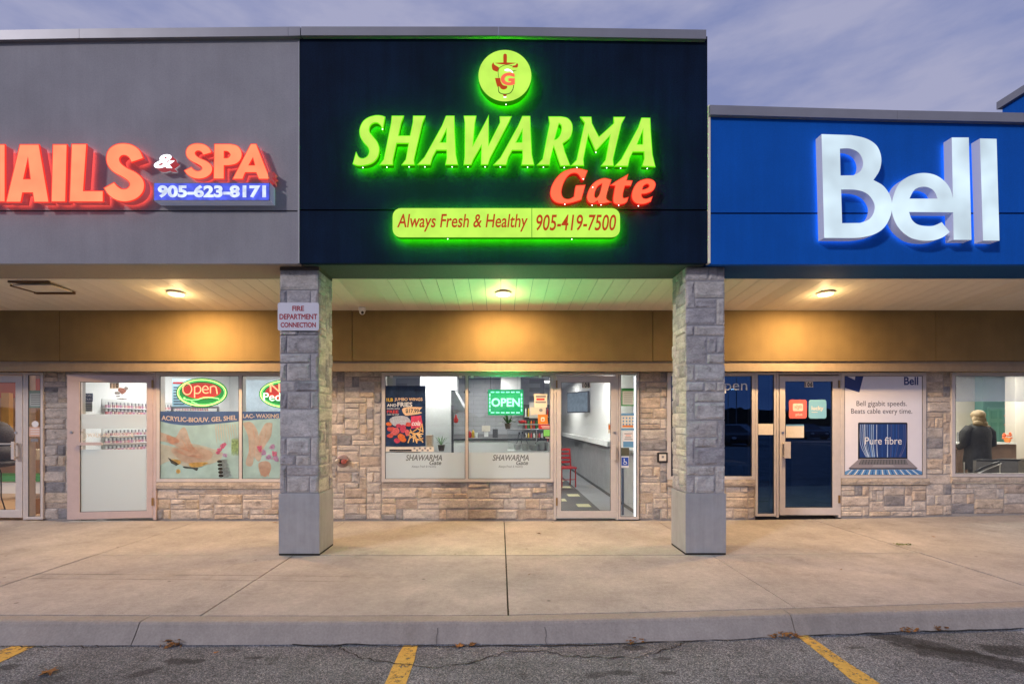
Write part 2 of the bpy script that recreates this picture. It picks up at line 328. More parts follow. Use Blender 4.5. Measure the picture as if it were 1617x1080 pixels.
# ================================================================= GROUND
def lerpt(tab, x):
    if x <= tab[0][0]: return tab[0][1]
    for (a, p), (b, q) in zip(tab, tab[1:]):
        if x <= b: return p+(q-p)*(x-a)/(b-a)
    return tab[-1][1]
def ground_line(pts, dz):
    o = []
    for px, py in pts:
        D = 4
        for _ in range(8): D = (HE-(gz(X(px, D))+dz))*F/(py-PYC)
        o.append((X(px, D), D))
    e = o[-1][1]; return [(-60, o[0][1])]+o+[(60, e)]
KB = ground_line([(0, 971), (270, 972), (540, 972), (800, 971), (1080, 965), (1350, 957), (1617, 949)], 0)      # back joint of the kerb
KT = ground_line([(0, 980), (270, 982), (540, 981.5), (800, 981), (1080, 975), (1350, 967), (1617, 959)], 0)    # top edge
KF = ground_line([(0, 1019), (270, 1018.5), (540, 1017), (800, 1017), (1080, 1013), (1350, 1000), (1617, 991)], -.14)  # foot of the kerb
def concrete():
    m = mat('concrete', (.42, .385, .35), .92, spec=.2, var=.07, noise_s=5, bump=.35, bump_s=160, big=.10)
    t = m.node_tree; b = t.nodes['Principled BSDF']; l = t.links.new; src = b.inputs['Base Color'].links[0].from_socket
    g = t.nodes.new('ShaderNodeNewGeometry'); cur = src
    for sc, mpp, lo, hi, a, c in ((170, (1, 1, 1), .72, 1.25, .3, .7), (1.1, (1, 1, 1), .88, 1.12, .35, .65), (22, (1, 1, 1), .92, 1.08, .35, .65), (2.3, (1, 1, 1), 1, .82, .55, .70), (45, (1, .25, 1), 1, .72, .66, .72)):
        mp = t.nodes.new('ShaderNodeMapping'); mp.inputs['Scale'].default_value = mpp; l(g.outputs['Position'], mp.inputs[0])
        n = t.nodes.new('ShaderNodeTexNoise'); n.inputs['Scale'].default_value = sc; n.inputs['Detail'].default_value = 5; n.inputs['Roughness'].default_value = .7; l(mp.outputs[0], n.inputs['Vector'])
        mr = t.nodes.new('ShaderNodeMapRange'); mr.inputs[1].default_value = a; mr.inputs[2].default_value = c; mr.inputs[3].default_value = lo; mr.inputs[4].default_value = hi; l(n.outputs[0], mr.inputs[0])
        x = t.nodes.new('ShaderNodeMix'); x.data_type = 'RGBA'; x.blend_type = 'MULTIPLY'; x.inputs[0].default_value = 1; l(cur, x.inputs[6]); l(mr.outputs[0], x.inputs[7]); cur = x.outputs[2]
    v = t.nodes.new('ShaderNodeTexVoronoi'); v.inputs['Scale'].default_value = 2.6; l(g.outputs['Position'], v.inputs['Vector'])   # trodden gum and drips
    mr = t.nodes.new('ShaderNodeMapRange'); mr.inputs[1].default_value = .035; mr.inputs[2].default_value = .055; mr.inputs[3].default_value = .55; mr.inputs[4].default_value = 1; l(v.outputs['Distance'], mr.inputs[0])
    x = t.nodes.new('ShaderNodeMix'); x.data_type = 'RGBA'; x.blend_type = 'MULTIPLY'; x.inputs[0].default_value = 1; l(cur, x.inputs[6]); l(mr.outputs[0], x.inputs[7]); cur = x.outputs[2]
    l(cur, b.inputs['Base Color']); return m
M['concrete'] = concrete()
M['kerb'] = mat('kerb', (.37, .33, .285), .92, spec=.2, var=.12, noise_s=60, bump=.6, bump_s=110, big=.12, streak=.12)
M['joint'] = mat('joint', (.03, .026, .02), .95, var=.3, noise_s=50)
def asphalt():
    m = bpy.data.materials.new('asphalt'); m.use_nodes = True; t = m.node_tree; b = t.nodes['Principled BSDF']; l = t.links.new
    b.inputs['Roughness'].default_value = .85; g = t.nodes.new('ShaderNodeNewGeometry')
    v = t.nodes.new('ShaderNodeTexVoronoi'); v.inputs['Scale'].default_value = 150; l(g.outputs['Position'], v.inputs['Vector'])
    r = t.nodes.new('ShaderNodeValToRGB'); e = r.color_ramp.elements; e[0].position = 0; e[0].color = (.06, .06, .063, 1); e[1].position = 1; e[1].color = (.42, .41, .40, 1)
    for p, c in ((.35, .13), (.6, .19), (.82, .26)): q = e.new(p); q.color = (c*.92, c, c*1.08, 1)
    sp = t.nodes.new('ShaderNodeSeparateColor'); l(v.outputs['Color'], sp.inputs[0]); l(sp.outputs[0], r.inputs[0]); cur = r.outputs[0]
    def mul(cur, sc, a, c, lo, hi, mpp=(1, 1, 1), det=5):
        mp = t.nodes.new('ShaderNodeMapping'); mp.inputs['Scale'].default_value = mpp; l(g.outputs['Position'], mp.inputs[0])
        n = t.nodes.new('ShaderNodeTexNoise'); n.inputs['Scale'].default_value = sc; n.inputs['Detail'].default_value = det; n.inputs['Roughness'].default_value = .65; l(mp.outputs[0], n.inputs['Vector'])
        mr = t.nodes.new('ShaderNodeMapRange'); mr.inputs[1].default_value = a; mr.inputs[2].default_value = c; mr.inputs[3].default_value = lo; mr.inputs[4].default_value = hi; l(n.outputs[0], mr.inputs[0])
        x = t.nodes.new('ShaderNodeMix'); x.data_type = 'RGBA'; x.blend_type = 'MULTIPLY'; x.inputs[0].default_value = 1; l(cur, x.inputs[6]); l(mr.outputs[0], x.inputs[7]); return x.outputs[2], mr.outputs[0]
    cur, _ = mul(cur, 1.3, .35, .65, .68, 1.25); cur, _ = mul(cur, 9, .56, .72, 1, .5); cur, _ = mul(cur, 260, .3, .7, .55, 1.5)
    # oil and damp stains at their own places on the tarmac
    wet = None
    for (x, y, rx, ry, ang, k) in STAINS:
        mp = t.nodes.new('ShaderNodeMapping'); mp.vector_type = 'TEXTURE'; mp.inputs['Location'].default_value = (x, y, 0); mp.inputs['Rotation'].default_value = (0, 0, R(ang)); mp.inputs['Scale'].default_value = (rx, ry, 5)
        l(g.outputs['Position'], mp.inputs[0]); ln = t.nodes.new('ShaderNodeVectorMath'); ln.operation = 'LENGTH'; l(mp.outputs[0], ln.inputs[0])
        n = t.nodes.new('ShaderNodeTexNoise'); n.inputs['Scale'].default_value = 9; n.inputs['Detail'].default_value = 6; l(g.outputs['Position'], n.inputs['Vector'])
        ad = t.nodes.new('ShaderNodeMath'); ad.operation = 'MULTIPLY_ADD'; ad.inputs[1].default_value = 1.5; l(n.outputs[0], ad.inputs[0]); l(ln.outputs['Value'], ad.inputs[2])
        mr = t.nodes.new('ShaderNodeMapRange'); mr.inputs[1].default_value = 1.45; mr.inputs[2].default_value = 1.8; mr.inputs[3].default_value = k; mr.inputs[4].default_value = 1; l(ad.outputs[0], mr.inputs[0])
        x = t.nodes.new('ShaderNodeMix'); x.data_type = 'RGBA'; x.blend_type = 'MULTIPLY'; x.inputs[0].default_value = 1; l(cur, x.inputs[6]); l(mr.outputs[0], x.inputs[7]); cur = x.outputs[2]
    l(cur, b.inputs['Base Color'])
    bn = t.nodes.new('ShaderNodeBump'); bn.inputs['Strength'].default_value = .7; bn.inputs['Distance'].default_value = .008; l(v.outputs['Distance'], bn.inputs['Height']); l(bn.outputs[0], b.inputs['Normal']); return m
def ag(px, py):
    D = 3.6
    for _ in range(8): D = (HE-(gz(X(px, D))-.14))*F/(py-PYC)
    return X(px, D), D
STAINS = []
for px, py, rx, ry, an, k in ((1450, 1015, .45, .10, -35, .35), (1545, 1040, .55, .13, -30, .3), (1590, 1026, .22, .1, 0, .3), (280, 1043, .10, .05, 0, .4), (310, 1044, .07, .04, 20, .4), (225, 1062, .12, .05, 40, .45), (405, 1038, .06, .03, 0, .4), (1000, 1022, .12, .05, 0, .4), (985, 1062, .1, .04, 0, .45), (940, 1065, .1, .05, 10, .5), (1045, 1040, .07, .03, 0, .5), (15, 1052, .08, .05, 0, .4), (1350, 1022, .08, .03, 0, .5), (60, 1075, .2, .06, 10, .6), (1055, 1062, .07, .03, 0, .4)):
    a = ag(px, py); STAINS.append((a[0], a[1], rx, ry, an, k))
M['asphalt'] = asphalt()
b = MB(); xs = [-300, -60, -20]+[-9.5+19*i/38 for i in range(39)]+[20, 60, 300]; ys = [-300, -60, -10, 0, 1.5, 3, 4.6]
for y in ys:
    for x in xs: b.v.append((x, y, gz(x)-.14))
n = len(xs)
for j in range(len(ys)-1):
    for i in range(n-1): b.f.append([j*n+i, j*n+i+1, (j+1)*n+i+1, (j+1)*n+i]); b.mi.append(0)
tag(b.build('parking_lot', M['asphalt'], org=(0, 0, -.14)), kind='structure')
b = MB(); b.add([(-300, 4.6, -.3), (300, 4.6, -.3), (300, 400, -.3), (-300, 400, -.3)], [(0, 1, 2, 3)])
tag(b.build('ground', mat('soil', (.1, .09, .07), .95, var=.2)), kind='structure')
# painted bay lines
M['yellow_paint'] = mat('yellow_paint', (.62, .38, .07), .7, var=.14, noise_s=25, bump=.4, bump_s=100)
def wornpaint():
    m = M['yellow_paint']; t = m.node_tree; b = t.nodes['Principled BSDF']; l = t.links.new; g = t.nodes.new('ShaderNodeNewGeometry')
    n = t.nodes.new('ShaderNodeTexNoise'); n.inputs['Scale'].default_value = 20; n.inputs['Detail'].default_value = 9; n.inputs['Roughness'].default_value = .8; l(g.outputs['Position'], n.inputs['Vector'])
    r = t.nodes.new('ShaderNodeMapRange'); r.inputs[1].default_value = .53; r.inputs[2].default_value = .60; r.inputs[3].default_value = 1; r.inputs[4].default_value = .15; l(n.outputs[0], r.inputs[0]); l(r.outputs[0], b.inputs['Alpha'])
wornpaint()
PLOT = bpy.data.objects['parking_lot']
for q in (((22, 1020), (57, 1020), (0, 1046), (-60, 1046)), ((637, 1019), (661, 1019), (642, 1080), (607, 1080)), ((1257, 1003), (1275, 1003), (1390, 1080), (1352, 1080))):
    c = [ag(*p) for p in q]; N = 10; b = MB(); dl = Vector(c[3])-Vector(c[0]); dr = Vector(c[2])-Vector(c[1])
    s = 6 if True else 1
    for i in range(N+1):
        u = i/N*s*(.35 if q[0][0] != 22 else .6)
        l_ = Vector(c[0])+dl*u; r_ = Vector(c[1])+dr*u
        b.v += [(l_.x+rnd.uniform(-.006, .006), l_.y, gz(l_.x)-.136), (r_.x+rnd.uniform(-.006, .006), r_.y, gz(r_.x)-.136)]
        if i: b.f.append([2*i-2, 2*i-1, 2*i+1, 2*i]); b.mi.append(0)
    b.build('bay_line', M['yellow_paint'], PLOT)
def crack(pts, wd, gr, dz, mt, par, name='crack', jit=.012):
    b = MB(); P = []
    for a, c in zip(pts, pts[1:]):
        for i in range(8): P.append((a[0]+(c[0]-a[0])*i/8, a[1]+(c[1]-a[1])*i/8))
    P.append(pts[-1]); P = [gr(*p) for p in P]; P = [(x+rnd.gauss(0, jit*.3), y+rnd.gauss(0, jit)) for x, y in P]
    for i, p in enumerate(P):
        q = P[min(i+1, len(P)-1)]; o = P[max(i-1, 0)]; d = (Vector(q)-Vector(o)).normalized(); nx = Vector((-d.y, d.x))*wd*rnd.uniform(.3, 1.1)
        for s in (1, -1): b.v.append((p[0]+nx.x*s, p[1]+nx.y*s, gz(p[0])+dz))
        if i: b.f.append([2*i-2, 2*i-1, 2*i+1, 2*i]); b.mi.append(0)
    return b.build(name, mt, par)
crack([(535, 1018), (545, 1030), (590, 1044), (680, 1054), (740, 1048), (800, 1029), (855, 1028), (920, 1038), (1000, 1038), (1060, 1025), (1085, 1012)], .006, ag, -.135, M['joint'], PLOT)
crack([(1085, 1012), (1150, 1008), (1230, 1004)], .005, ag, -.135, M['joint'], PLOT)
crack([(0, 1021), (60, 1021), (150, 1020.5), (220, 1021)], .007, ag, -.135, M['joint'], PLOT)
crack([(460, 1019), (640, 1019.5), (800, 1019.5), (1000, 1017), (1240, 1005), (1450, 998), (1617, 993)], .010, ag, -.135, M['joint'], PLOT)
# sidewalk slabs
b = MB(); xs = [-14+28*i/56 for i in range(57)]
for x in xs:
    for y in (lerpt(KB, x)+.0, 7.72): b.v.append((x, y, gz(x)-.03))
for i in range(56): b.f.append([2*i, 2*i+2, 2*i+3, 2*i+1]); b.mi.append(0)
SW = tag(b.build('sidewalk', M['joint'], org=(0, 6, -.03)), kind='structure')
def slab(x0, x1, y0, y1, par=SW, name='slab'):
    b = MB(); n = max(2, int((x1-x0)/.3)); m = 4; g = .007
    xa, xb = x0+g, x1-g; dz = rnd.uniform(-.003, .003)
    for i in range(n+1):
        x = xa+(xb-xa)*i/n; ya = (y0(x) if callable(y0) else y0)+g; yb = y1-g
        for j in range(m+1):
            y = ya+(yb-ya)*j/m; e = (i in (0, n)) or (j in (0, m))
            b.v.append((x+(rnd.uniform(-.002, .002) if i in (0, n) else 0), y+(rnd.uniform(-.0015, .0015) if j in (0, m) else 0), gz(x)+dz))
    for i in range(n):
        for j in range(m): b.f.append([i*(m+1)+j, (i+1)*(m+1)+j, (i+1)*(m+1)+j+1, i*(m+1)+j+1]); b.mi.append(0)
    k = len(b.v)   # skirts
    bd = [i*(m+1) for i in range(n+1)]+[n*(m+1)+j for j in range(1, m+1)]+[i*(m+1)+m for i in range(n-1, -1, -1)]+[j for j in range(m-1, 0, -1)]
    for i in bd: v = b.v[i]; b.v.append((v[0], v[1], v[2]-.03))
    for a in range(len(bd)): c = (a+1) % len(bd); b.f.append([bd[a], k+a, k+c, bd[c]]); b.mi.append(0)
    return b.build(name, M['concrete'], par)
JX = [-12, -9.5, -7.1, -4.7, -2.4, .07, 2.46, 4.87, 7.2, 9.6, 12]
for a, c in zip(JX, JX[1:]):
    slab(a, c, 5.67, 7.62); slab(a, c, lambda x: lerpt(KB, x)+.004, 5.67)
gs = lambda px, py: (X(px, (HE-gz(0))*F/(py-PYC)), (HE)*F/(py-PYC))
crack([(0, 907), (150, 907.5), (330, 908.5), (550, 910)], .0035, gs, .0035, M['joint'], SW, jit=.002); crack([(50, 914.5), (250, 915.5), (400, 916.5), (545, 918.5)], .003, gs, .0035, M['joint'], SW, jit=.002)
for q in (((1490, 815), (1550, 827), (1617, 843)), ((1385, 848), (1415, 862), (1500, 886), (1617, 915))): crack(list(q), .004, gs, .006+.03, M['joint'], SW) if False else None
# kerb stones
KE = bpy.data.objects.new('kerb', None); link(KE, None, (0, 3.8, 0)); tag(KE, kind='structure')
def kerbstone(x0, x1):
    b = MB(); n = max(3, int((x1-x0)/.12)); g = .004
    prof = None
    for i in range(n+1):
        x = x0+g+(x1-x0-2*g)*i/n; yb = lerpt(KB, x)-.004; yt = lerpt(KT, x); yf = lerpt(KF, x); z = gz(x); j = rnd.gauss(0, .0018)
        for (y, zz) in ((yb, z-.12), (yb, z-.001), (yt+.03, z+.001), (yt+.008, z-.004+j), (yt-.006, z-.018+j), (yt-.014, z-.035), (yt+(yf-yt)*.5, z-.085+j), (yf+.004, z-.14), (yf+.004, z-.2)): b.v.append((x, y, zz))
    for i in range(n):
        for j in range(8): b.f.append([i*9+j, (i+1)*9+j, (i+1)*9+j+1, i*9+j+1]); b.mi.append(0)
    b.f.append(list(range(9))); b.mi.append(0); b.f.append([n*9+j for j in range(9)][::-1]); b.mi.append(0)
    return b.build('kerb_stone', M['kerb'], KE, smooth=False)
KX = [-12, -9, -6, X(222, 3.8), X(1257, 3.85), 5.2, 8.3, 12]
for a, c in zip(KX, KX[1:]): kerbstone(a, c)
b = MB()
for px in (690, 862):   # hairline cracks in the kerb face
    x = X(px, 3.76)
    for i in range(5):
        t = i/4; y = lerpt(KT, x)-.017+(lerpt(KF, x)-lerpt(KT, x)+.012)*t; z = -.04-.1*t; dx = rnd.uniform(-.008, .008)
        b.v += [(x+dx-.0015, y-.003, z), (x+dx+.0015, y-.003, z)]
        if i: k = len(b.v); b.f.append([k-4, k-3, k-1, k-2]); b.mi.append(0)
b.build('crack', M['joint'], KE)
# ================================================================= STONEWORK
def stone(parent, u0, u1, z0, z1, front, mt, name='stone', back=.03):
    """front(u, out, z) maps wall coordinates to the world; out = distance proud of the mortar face"""
    g = .005; u0 += g; u1 -= g; z0 += g; z1 -= g
    if u1-u0 < .01 or z1-z0 < .01: return
    nx = 4 if u1-u0 > .12 else 3; nz_ = 3; p = rnd.uniform(.006, .020); b = MB(); sd = rnd.uniform(0, 99)
    for i in range(nx+1):
        for j in range(nz_+1):
            e = i in (0, nx) or j in (0, nz_); fu = i/nx; fz = j/nz_
            if 0 < i < nx: fu += rnd.uniform(-.06, .06)
            if i == 1: fu = min(fu, .02/(u1-u0)+.02) if u1-u0 > .05 else fu
            if i == nx-1: fu = max(fu, 1-.02/(u1-u0)-.02) if u1-u0 > .05 else fu
            if j == 1: fz = .16
            if j == nz_-1: fz = .84
            ju = rnd.uniform(-.0025, .0025) if e else 0; jz = rnd.uniform(-.0025, .0025) if e else 0
            out_ = p*.35 if e else p+rnd.uniform(-.006, .007)
            b.v.append(front(u0+(u1-u0)*fu+ju, out_, z0+(z1-z0)*fz+jz))
    m = nz_+1
    for i in range(nx):
        for j in range(nz_): b.f.append([i*m+j, (i+1)*m+j, (i+1)*m+j+1, i*m+j+1]); b.mi.append(0)
    k = len(b.v); bd = [i*m for i in range(nx+1)]+[nx*m+j for j in range(1, m)]+[i*m+m-1 for i in range(nx-1, -1, -1)]+[j for j in range(m-2, 0, -1)]
    cs = [(u0, z0), (u1, z0), (u1, z1), (u0, z1)]
    for i in bd:
        I, J = divmod(i, m); b.v.append(front(u0+(u1-u0)*(0 if I == 0 else 1 if I == nx else I/nx), -back*.4, z0+(z1-z0)*(0 if J == 0 else 1 if J == nz_ else J/nz_)))
    for a in range(len(bd)): c = (a+1) % len(bd); b.f.append([bd[a], k+a, k+c, bd[c]]); b.mi.append(0)
    return b.build(name, mt, parent)
def ashlar(parent, u0, u1, z0, z1, front, mt, cw=.115, ch=.082, skip=None, big=1):
    nu = max(1, round((u1-u0)/cw)); nz_ = max(1, round((z1-z0)/ch)); cw = (u1-u0)/nu; ch = (z1-z0)/nz_
    used = [[False]*nz_ for _ in range(nu)]
    if skip:
        for i in range(nu):
            for j in range(nz_):
                x = u0+(i+.5)*cw; z = z0+(j+.5)*ch
                if skip(x, z): used[i][j] = True
    sizes = [(3, 1), (2, 1), (3, 2), (4, 2), (2, 2), (1, 2), (3, 1), (4, 1), (5, 2), (4, 2), (3, 2), (2, 2)]
    for j in range(nz_):
        for i in range(nu):
            if used[i][j]: continue
            rnd.shuffle(sizes)
            for w_, h_ in sizes+[(1, 1)]:
                if i+w_ > nu or j+h_ > nz_: continue
                if any(used[i+a][j+c] for a in range(w_) for c in range(h_)): continue
                break
            for a in range(w_):
                for c in range(h_): used[i+a][j+c] = True
            stone(parent, u0+i*cw, u0+(i+w_)*cw, z0+j*ch, z0+(j+h_)*ch, front, mt)
def wall_front(u, o, z): return (u, DW+.008-o, z)
def stone_wall(parent, pieces, label=None):
    """pieces = (px0, py_top, px1) rectangles of ashlar down to the ground"""
    for a, t, c in pieces:
        o = MB().box(X(a, DW), X(c, DW), DW+.008, DW+.24, -.1, Z(t, DW)).build('stone_wall', M['mortar'], parent)
        x0, x1 = X(a, DW), X(c, DW); ashlar(o, x0, x1, gz((x0+x1)/2)+.012, Z(t, DW)-.002, wall_front, M['wallstone'])
# ================================================================= THE THREE SHOP UNITS
XA, XB = X(471.5, DF), X(1119, DF)
UN = thing('shop_building', (-7, 6.5, 0), 'grey stucco shop unit on the left with the nail salon windows and open white door', 'building')
US = thing('shop_building', (.04, 6.5, 0), 'tall charcoal stucco shop unit in the middle between the two stone pillars', 'building')
UB = thing('shop_building', (7, 6.5, 0), 'lower bright blue stucco shop unit on the right with the phone store door', 'building')
def facade(unit, pxa, pxb, top, bot, gro, mt, zback, left=None, right=None):
    xa = X(pxa, DF) if left is None else left; xb = X(pxb, DF) if right is None else right
    zt, zb, zg = Z(top, DF), Z(bot, DF), Z(gro, DF)
    MB().box(xa, xb, DF, DF+.07, zg+.009, zt).build('facade_panel', mt, unit)
    MB().box(xa, xb, DF, DF+.07, zb, zg-.009).build('facade_panel', mt, unit)
    MB().box(xa, xb, DF+.072, DCB+.02, 3.357, zt-.02).build('bulkhead', {'stucco_grey': M['under_grey'], 'stucco_charcoal': M['under_charcoal'], 'stucco_blue': M['under_blue']}[mt.name], unit)
    MB().box(xa, xb, DF+.02, DF+.071, zg-.012, zg+.012).build('reveal_joint', M['black_gap'] if mt != M['stucco_grey'] else M['mid_grey'], unit)
facade(UN, 0, 470, 58, 416.5, 333.5, M['stucco_grey'], 0, left=-12)
facade(US, 473.5, 1117, 58, 415.5, 332, M['stucco_charcoal'], 0)
facade(UB, 1121.5, 0, 184, 417.5, 337, M['stucco_blue'], 0, right=12)
MB().box(X(470, DF)+.003, X(473.5, DF)-.003, DF-.006, DF+.06, Z(416, DF), Z(57, DF)).build('joint_trim', M['coping'], US)
MB().box(X(1117.5, DF)+.002, X(1121.2, DF), DF-.012, DF+.06, Z(416, DF), Z(167, DF)).build('joint_trim', M['soffit'], UB)
def coping(unit, tops, bots, D, mt, back=.66):
    """sheet-metal cap following its slightly uneven top and bottom edges"""
    for (a, ta, ba), (c, tc_, bc) in zip(tops, tops[1:]):
        b = MB(); g = .0015; Df = D-.05
        x0, x1 = X(a, Df)+g, X(c, Df)-g
        v = []
        for x, t, bb in ((x0, Z(ta, Df), Z(ba, Df)), (x1, Z(tc_, Df), Z(bc, Df))): v += [(x, Df, bb), (x, Df, t), (x, D+back, t+.015), (x, D+back, bb), (x, D-.002, bb-.0)]
        b.add(v, [(0, 5, 6, 1), (1, 6, 7, 2), (2, 7, 8, 3), (0, 1, 2, 3, 4), (5, 9, 8, 7, 6), (3, 8, 9, 4), (4, 9, 5, 0)])
        b.build('coping', mt, unit)
coping(UN, [(-640, 68, 84), (-250, 52, 68), (125, 45.8, 60.6), (455, 42.6, 57), (474, 42.4, 56.5)], 0, DF, M['coping'])
coping(US, [(475, 42.4, 56.3), (787, 42.6, 56.3), (1115.5, 47.4, 61.8)], 0, DF, M['coping'])
coping(UB, [(1121, 166, 181), (1417, 174.5, 189), (1617, 178.5, 193), (2200, 190, 205)], 0, DF, M['coping'])
MB().box(-12, X(473, DF), DF-.03, DF-.001, Z(64, DF), Z(60, DF)).build('drip_edge', M['black_gap'], UN) if False else None
# side and roof so that the block is whole
MB().box(-12, XA, DCB+.021, 20, 3.6, 5.6).build('roof_block', M['mid_grey'], UN)
MB().box(XA+.003, XB-.003, DCB+.021, 20, 3.6, 5.65).build('roof_block', M['stucco_charcoal'], US)
MB().box(XB, 12, DCB+.021, 20, 3.6, 4.7).build('roof_block', M['mid_grey'], UB)
# farther, taller unit at the right end
UF = thing('shop_building', (14, 8, 0), 'distant dark blue parapet with a sloping grey cap at the right edge of the roof', 'building')
MB().box(9.28, 18, 5.6, 9.0, 4.75, 7.33).build('parapet', M['stucco_blue'], UF)
MB().box(9.22, 18.05, 5.55, 9.05, 7.335, 7.47).build('coping', M['coping'], UF)
# soffit boards
def soff(y): return 3.354-(y-DCB)*.089
XC0, XC1 = X(471, DC), X(1117, DC)
b1 = MB(); k = 0; x = -9.62
VENT = lambda i: (i % 14) in (0, 1)
i = 0
while x < 9.8:
    u = UN if x+.1 < XC0 else US if x+.1 < XC1 else UB
    b = MB(); y0, y1 = DCB+.021, DH+.1; W_ = .205
    def strip(xa, xb, zo=0):
        b.add([(xa, y0, soff(y0)+zo), (xb, y0, soff(y0)+zo), (xb, y1, soff(y1)+zo), (xa, y1, soff(y1)+zo), (xa, y0, soff(y0)+.012), (xb, y0, soff(y0)+.012), (xb, y1, soff(y1)+.012), (xa, y1, soff(y1)+.012)],
              [(0, 3, 2, 1), (4, 5, 6, 7), (0, 1, 5, 4), (1, 2, 6, 5), (2, 3, 7, 6), (3, 0, 4, 7)])
    ven = ((i-9) % 14) in (0, 1)
    if ven:
        for q in range(9): strip(x+.003+q*.0222, x+.003+q*.0222+.0165)
        strip(x+.003, x+W_-.003, .006)
    else: strip(x+.003, x+W_-.003)
    b.build('vented_soffit_board' if ven else 'soffit_board', M['soffit'], u)
    x += W_; i += 1
for u, a, c in ((UN, -12, XC0), (US, XC0, XC1), (UB, XC1, 12)):
    b = MB(); y0, y1 = DCB+.021, DH+.2
    b.add([(a, y0, soff(y0)+.014), (c, y0, soff(y0)+.014), (c, y1, soff(y1)+.014), (a, y1, soff(y1)+.014), (a, y0, 3.59), (c, y0, 3.59), (c, y1, 3.59), (a, y1, 3.59)], [(0, 3, 2, 1), (4, 5, 6, 7), (0, 1, 5, 4), (1, 2, 6, 5), (2, 3, 7, 6), (3, 0, 4, 7)])
    b.build('soffit_backing', M['mid_grey'], u)
# header band over the windows
zt, zb = soff(DH)-.002, Z(570, DH)
HA, HB = X(556, DH), X(1031, DH)
js = [-12, X(94, DH), HA, HB, X(1478, DH), 12]
for a, c in zip(js, js[1:]):
    u = UN if c <= HA else US if c <= HB else UB
    MB().box(a+.005, c-.005, DH, DH+.06, zb, zt).build('header_panel', M['stucco_tan'], u)
for u, a, c in ((UN, -12, HA), (US, HA, HB), (UB, HB, 12)):
    MB().box(a, c, DH+.062, DW+.3, Z(586.5, DW-.03)+.002, zt).build('header_backing', M['stucco_tan'], u)
    MB().box(a, c, DH+.03, DH+.061, Z(578, DH+.03), zb-.003).build('header_trim', M['trim_tan'], u)
    MB().box(a, c, DH+.004, DH+.058, Z(586.5, DW-.03)-.02, Z(578, DH+.03)-.003).build('header_trim', M['trim_tan'], u)
    MB().box(a, c, DH, DH+.02, zb-.012, zb-.002).build('drip_edge', M['black_gap'], u) if False else None
# ---------------------------------------------------------------- glazing
FD0, FD1 = DW-.03, DW+.10
def window(unit, p, mull, sill=None, fm='frame', gl='glass', lab=None, fw=5.5, fb=5):
    """p = outer frame rectangle in photo pixels; mull = centre pixels of mullions"""
    D = FD0; x0, x1, z1, z0 = X(p[0], D), X(p[2], D), Z(p[1], D), Z(p[3], D); t = fw/F*D; tb = fb/F*D
    b = MB(); b.box(x0, x1, FD0, FD1, z1-t, z1).box(x0, x1, FD0, FD1, z0, z0+tb).box(x0, x0+t, FD0+.002, FD1, z0+tb, z1-t).box(x1-t, x1, FD0+.002, FD1, z0+tb, z1-t)
    ms = [X(m, D) for m in mull]
    for m in ms: b.box(m-t*.42, m+t*.42, FD0+.002, FD1, z0+tb, z1-t)
    o = b.build('window', M[fm], unit, bevel=.003)
    if lab: o['label'] = lab
    ed = [x0+t]+[q for m in ms for q in (m-t*.42, m+t*.42)]+[x1-t]
    for a, c in zip(ed[::2], ed[1::2]):
        MB().box(a, c, DG, DG+.006, z0+tb, z1-t).build('pane', M[gl], o)
        g = MB(); r = .007
        g.box(a, c, DG-.012, DG-.001, z0+tb, z0+tb+r).box(a, c, DG-.012, DG-.001, z1-t-r, z1-t).box(a, a+r, DG-.012, DG-.001, z0+tb+r, z1-t-r).box(c-r, c, DG-.012, DG-.001, z0+tb+r, z1-t-r)
        g.build('gasket', M['dark_grey'], o)
    if sill:
        a, c, t_, bt = sill; n = max(1, round((c-a)/150))
        for i in range(n):
            xa = X(a+(c-a)*i/n, DW-.03)+.002; xb = X(a+(c-a)*(i+1)/n, DW-.03)-.002
            bb = MB(); za, zb_ = Z(bt, DW-.03), Z(t_, DW-.03); N = max(4, int((xb-xa)/.07)); 
            for k in range(N+1):
                xx = xa+(xb-xa)*k/N; e = 0 if 0 < k < N else .003
                for (y, z) in ((DW+.02, za), (DW-.025+rnd.uniform(-.004, .004), za+.004+rnd.uniform(0, .003)), (DW-.034+rnd.uniform(-.007, .004), (za+zb_)/2+rnd.uniform(-.008, .008)), (DW-.028, zb_-.004+rnd.uniform(-.002, .002)), (DW+.02, zb_)): bb.v.append((xx, y, z))
            for k in range(N):
                for j in range(4): bb.f.append([k*5+j, (k+1)*5+j, (k+1)*5+j+1, k*5+j+1]); bb.mi.append(0)
            bb.f += [[0, 1, 2, 3, 4], [N*5+j for j in range(5)][::-1]]; bb.mi += [0, 0]
            bb.build('sill', M['sillstone'], o)
    return o
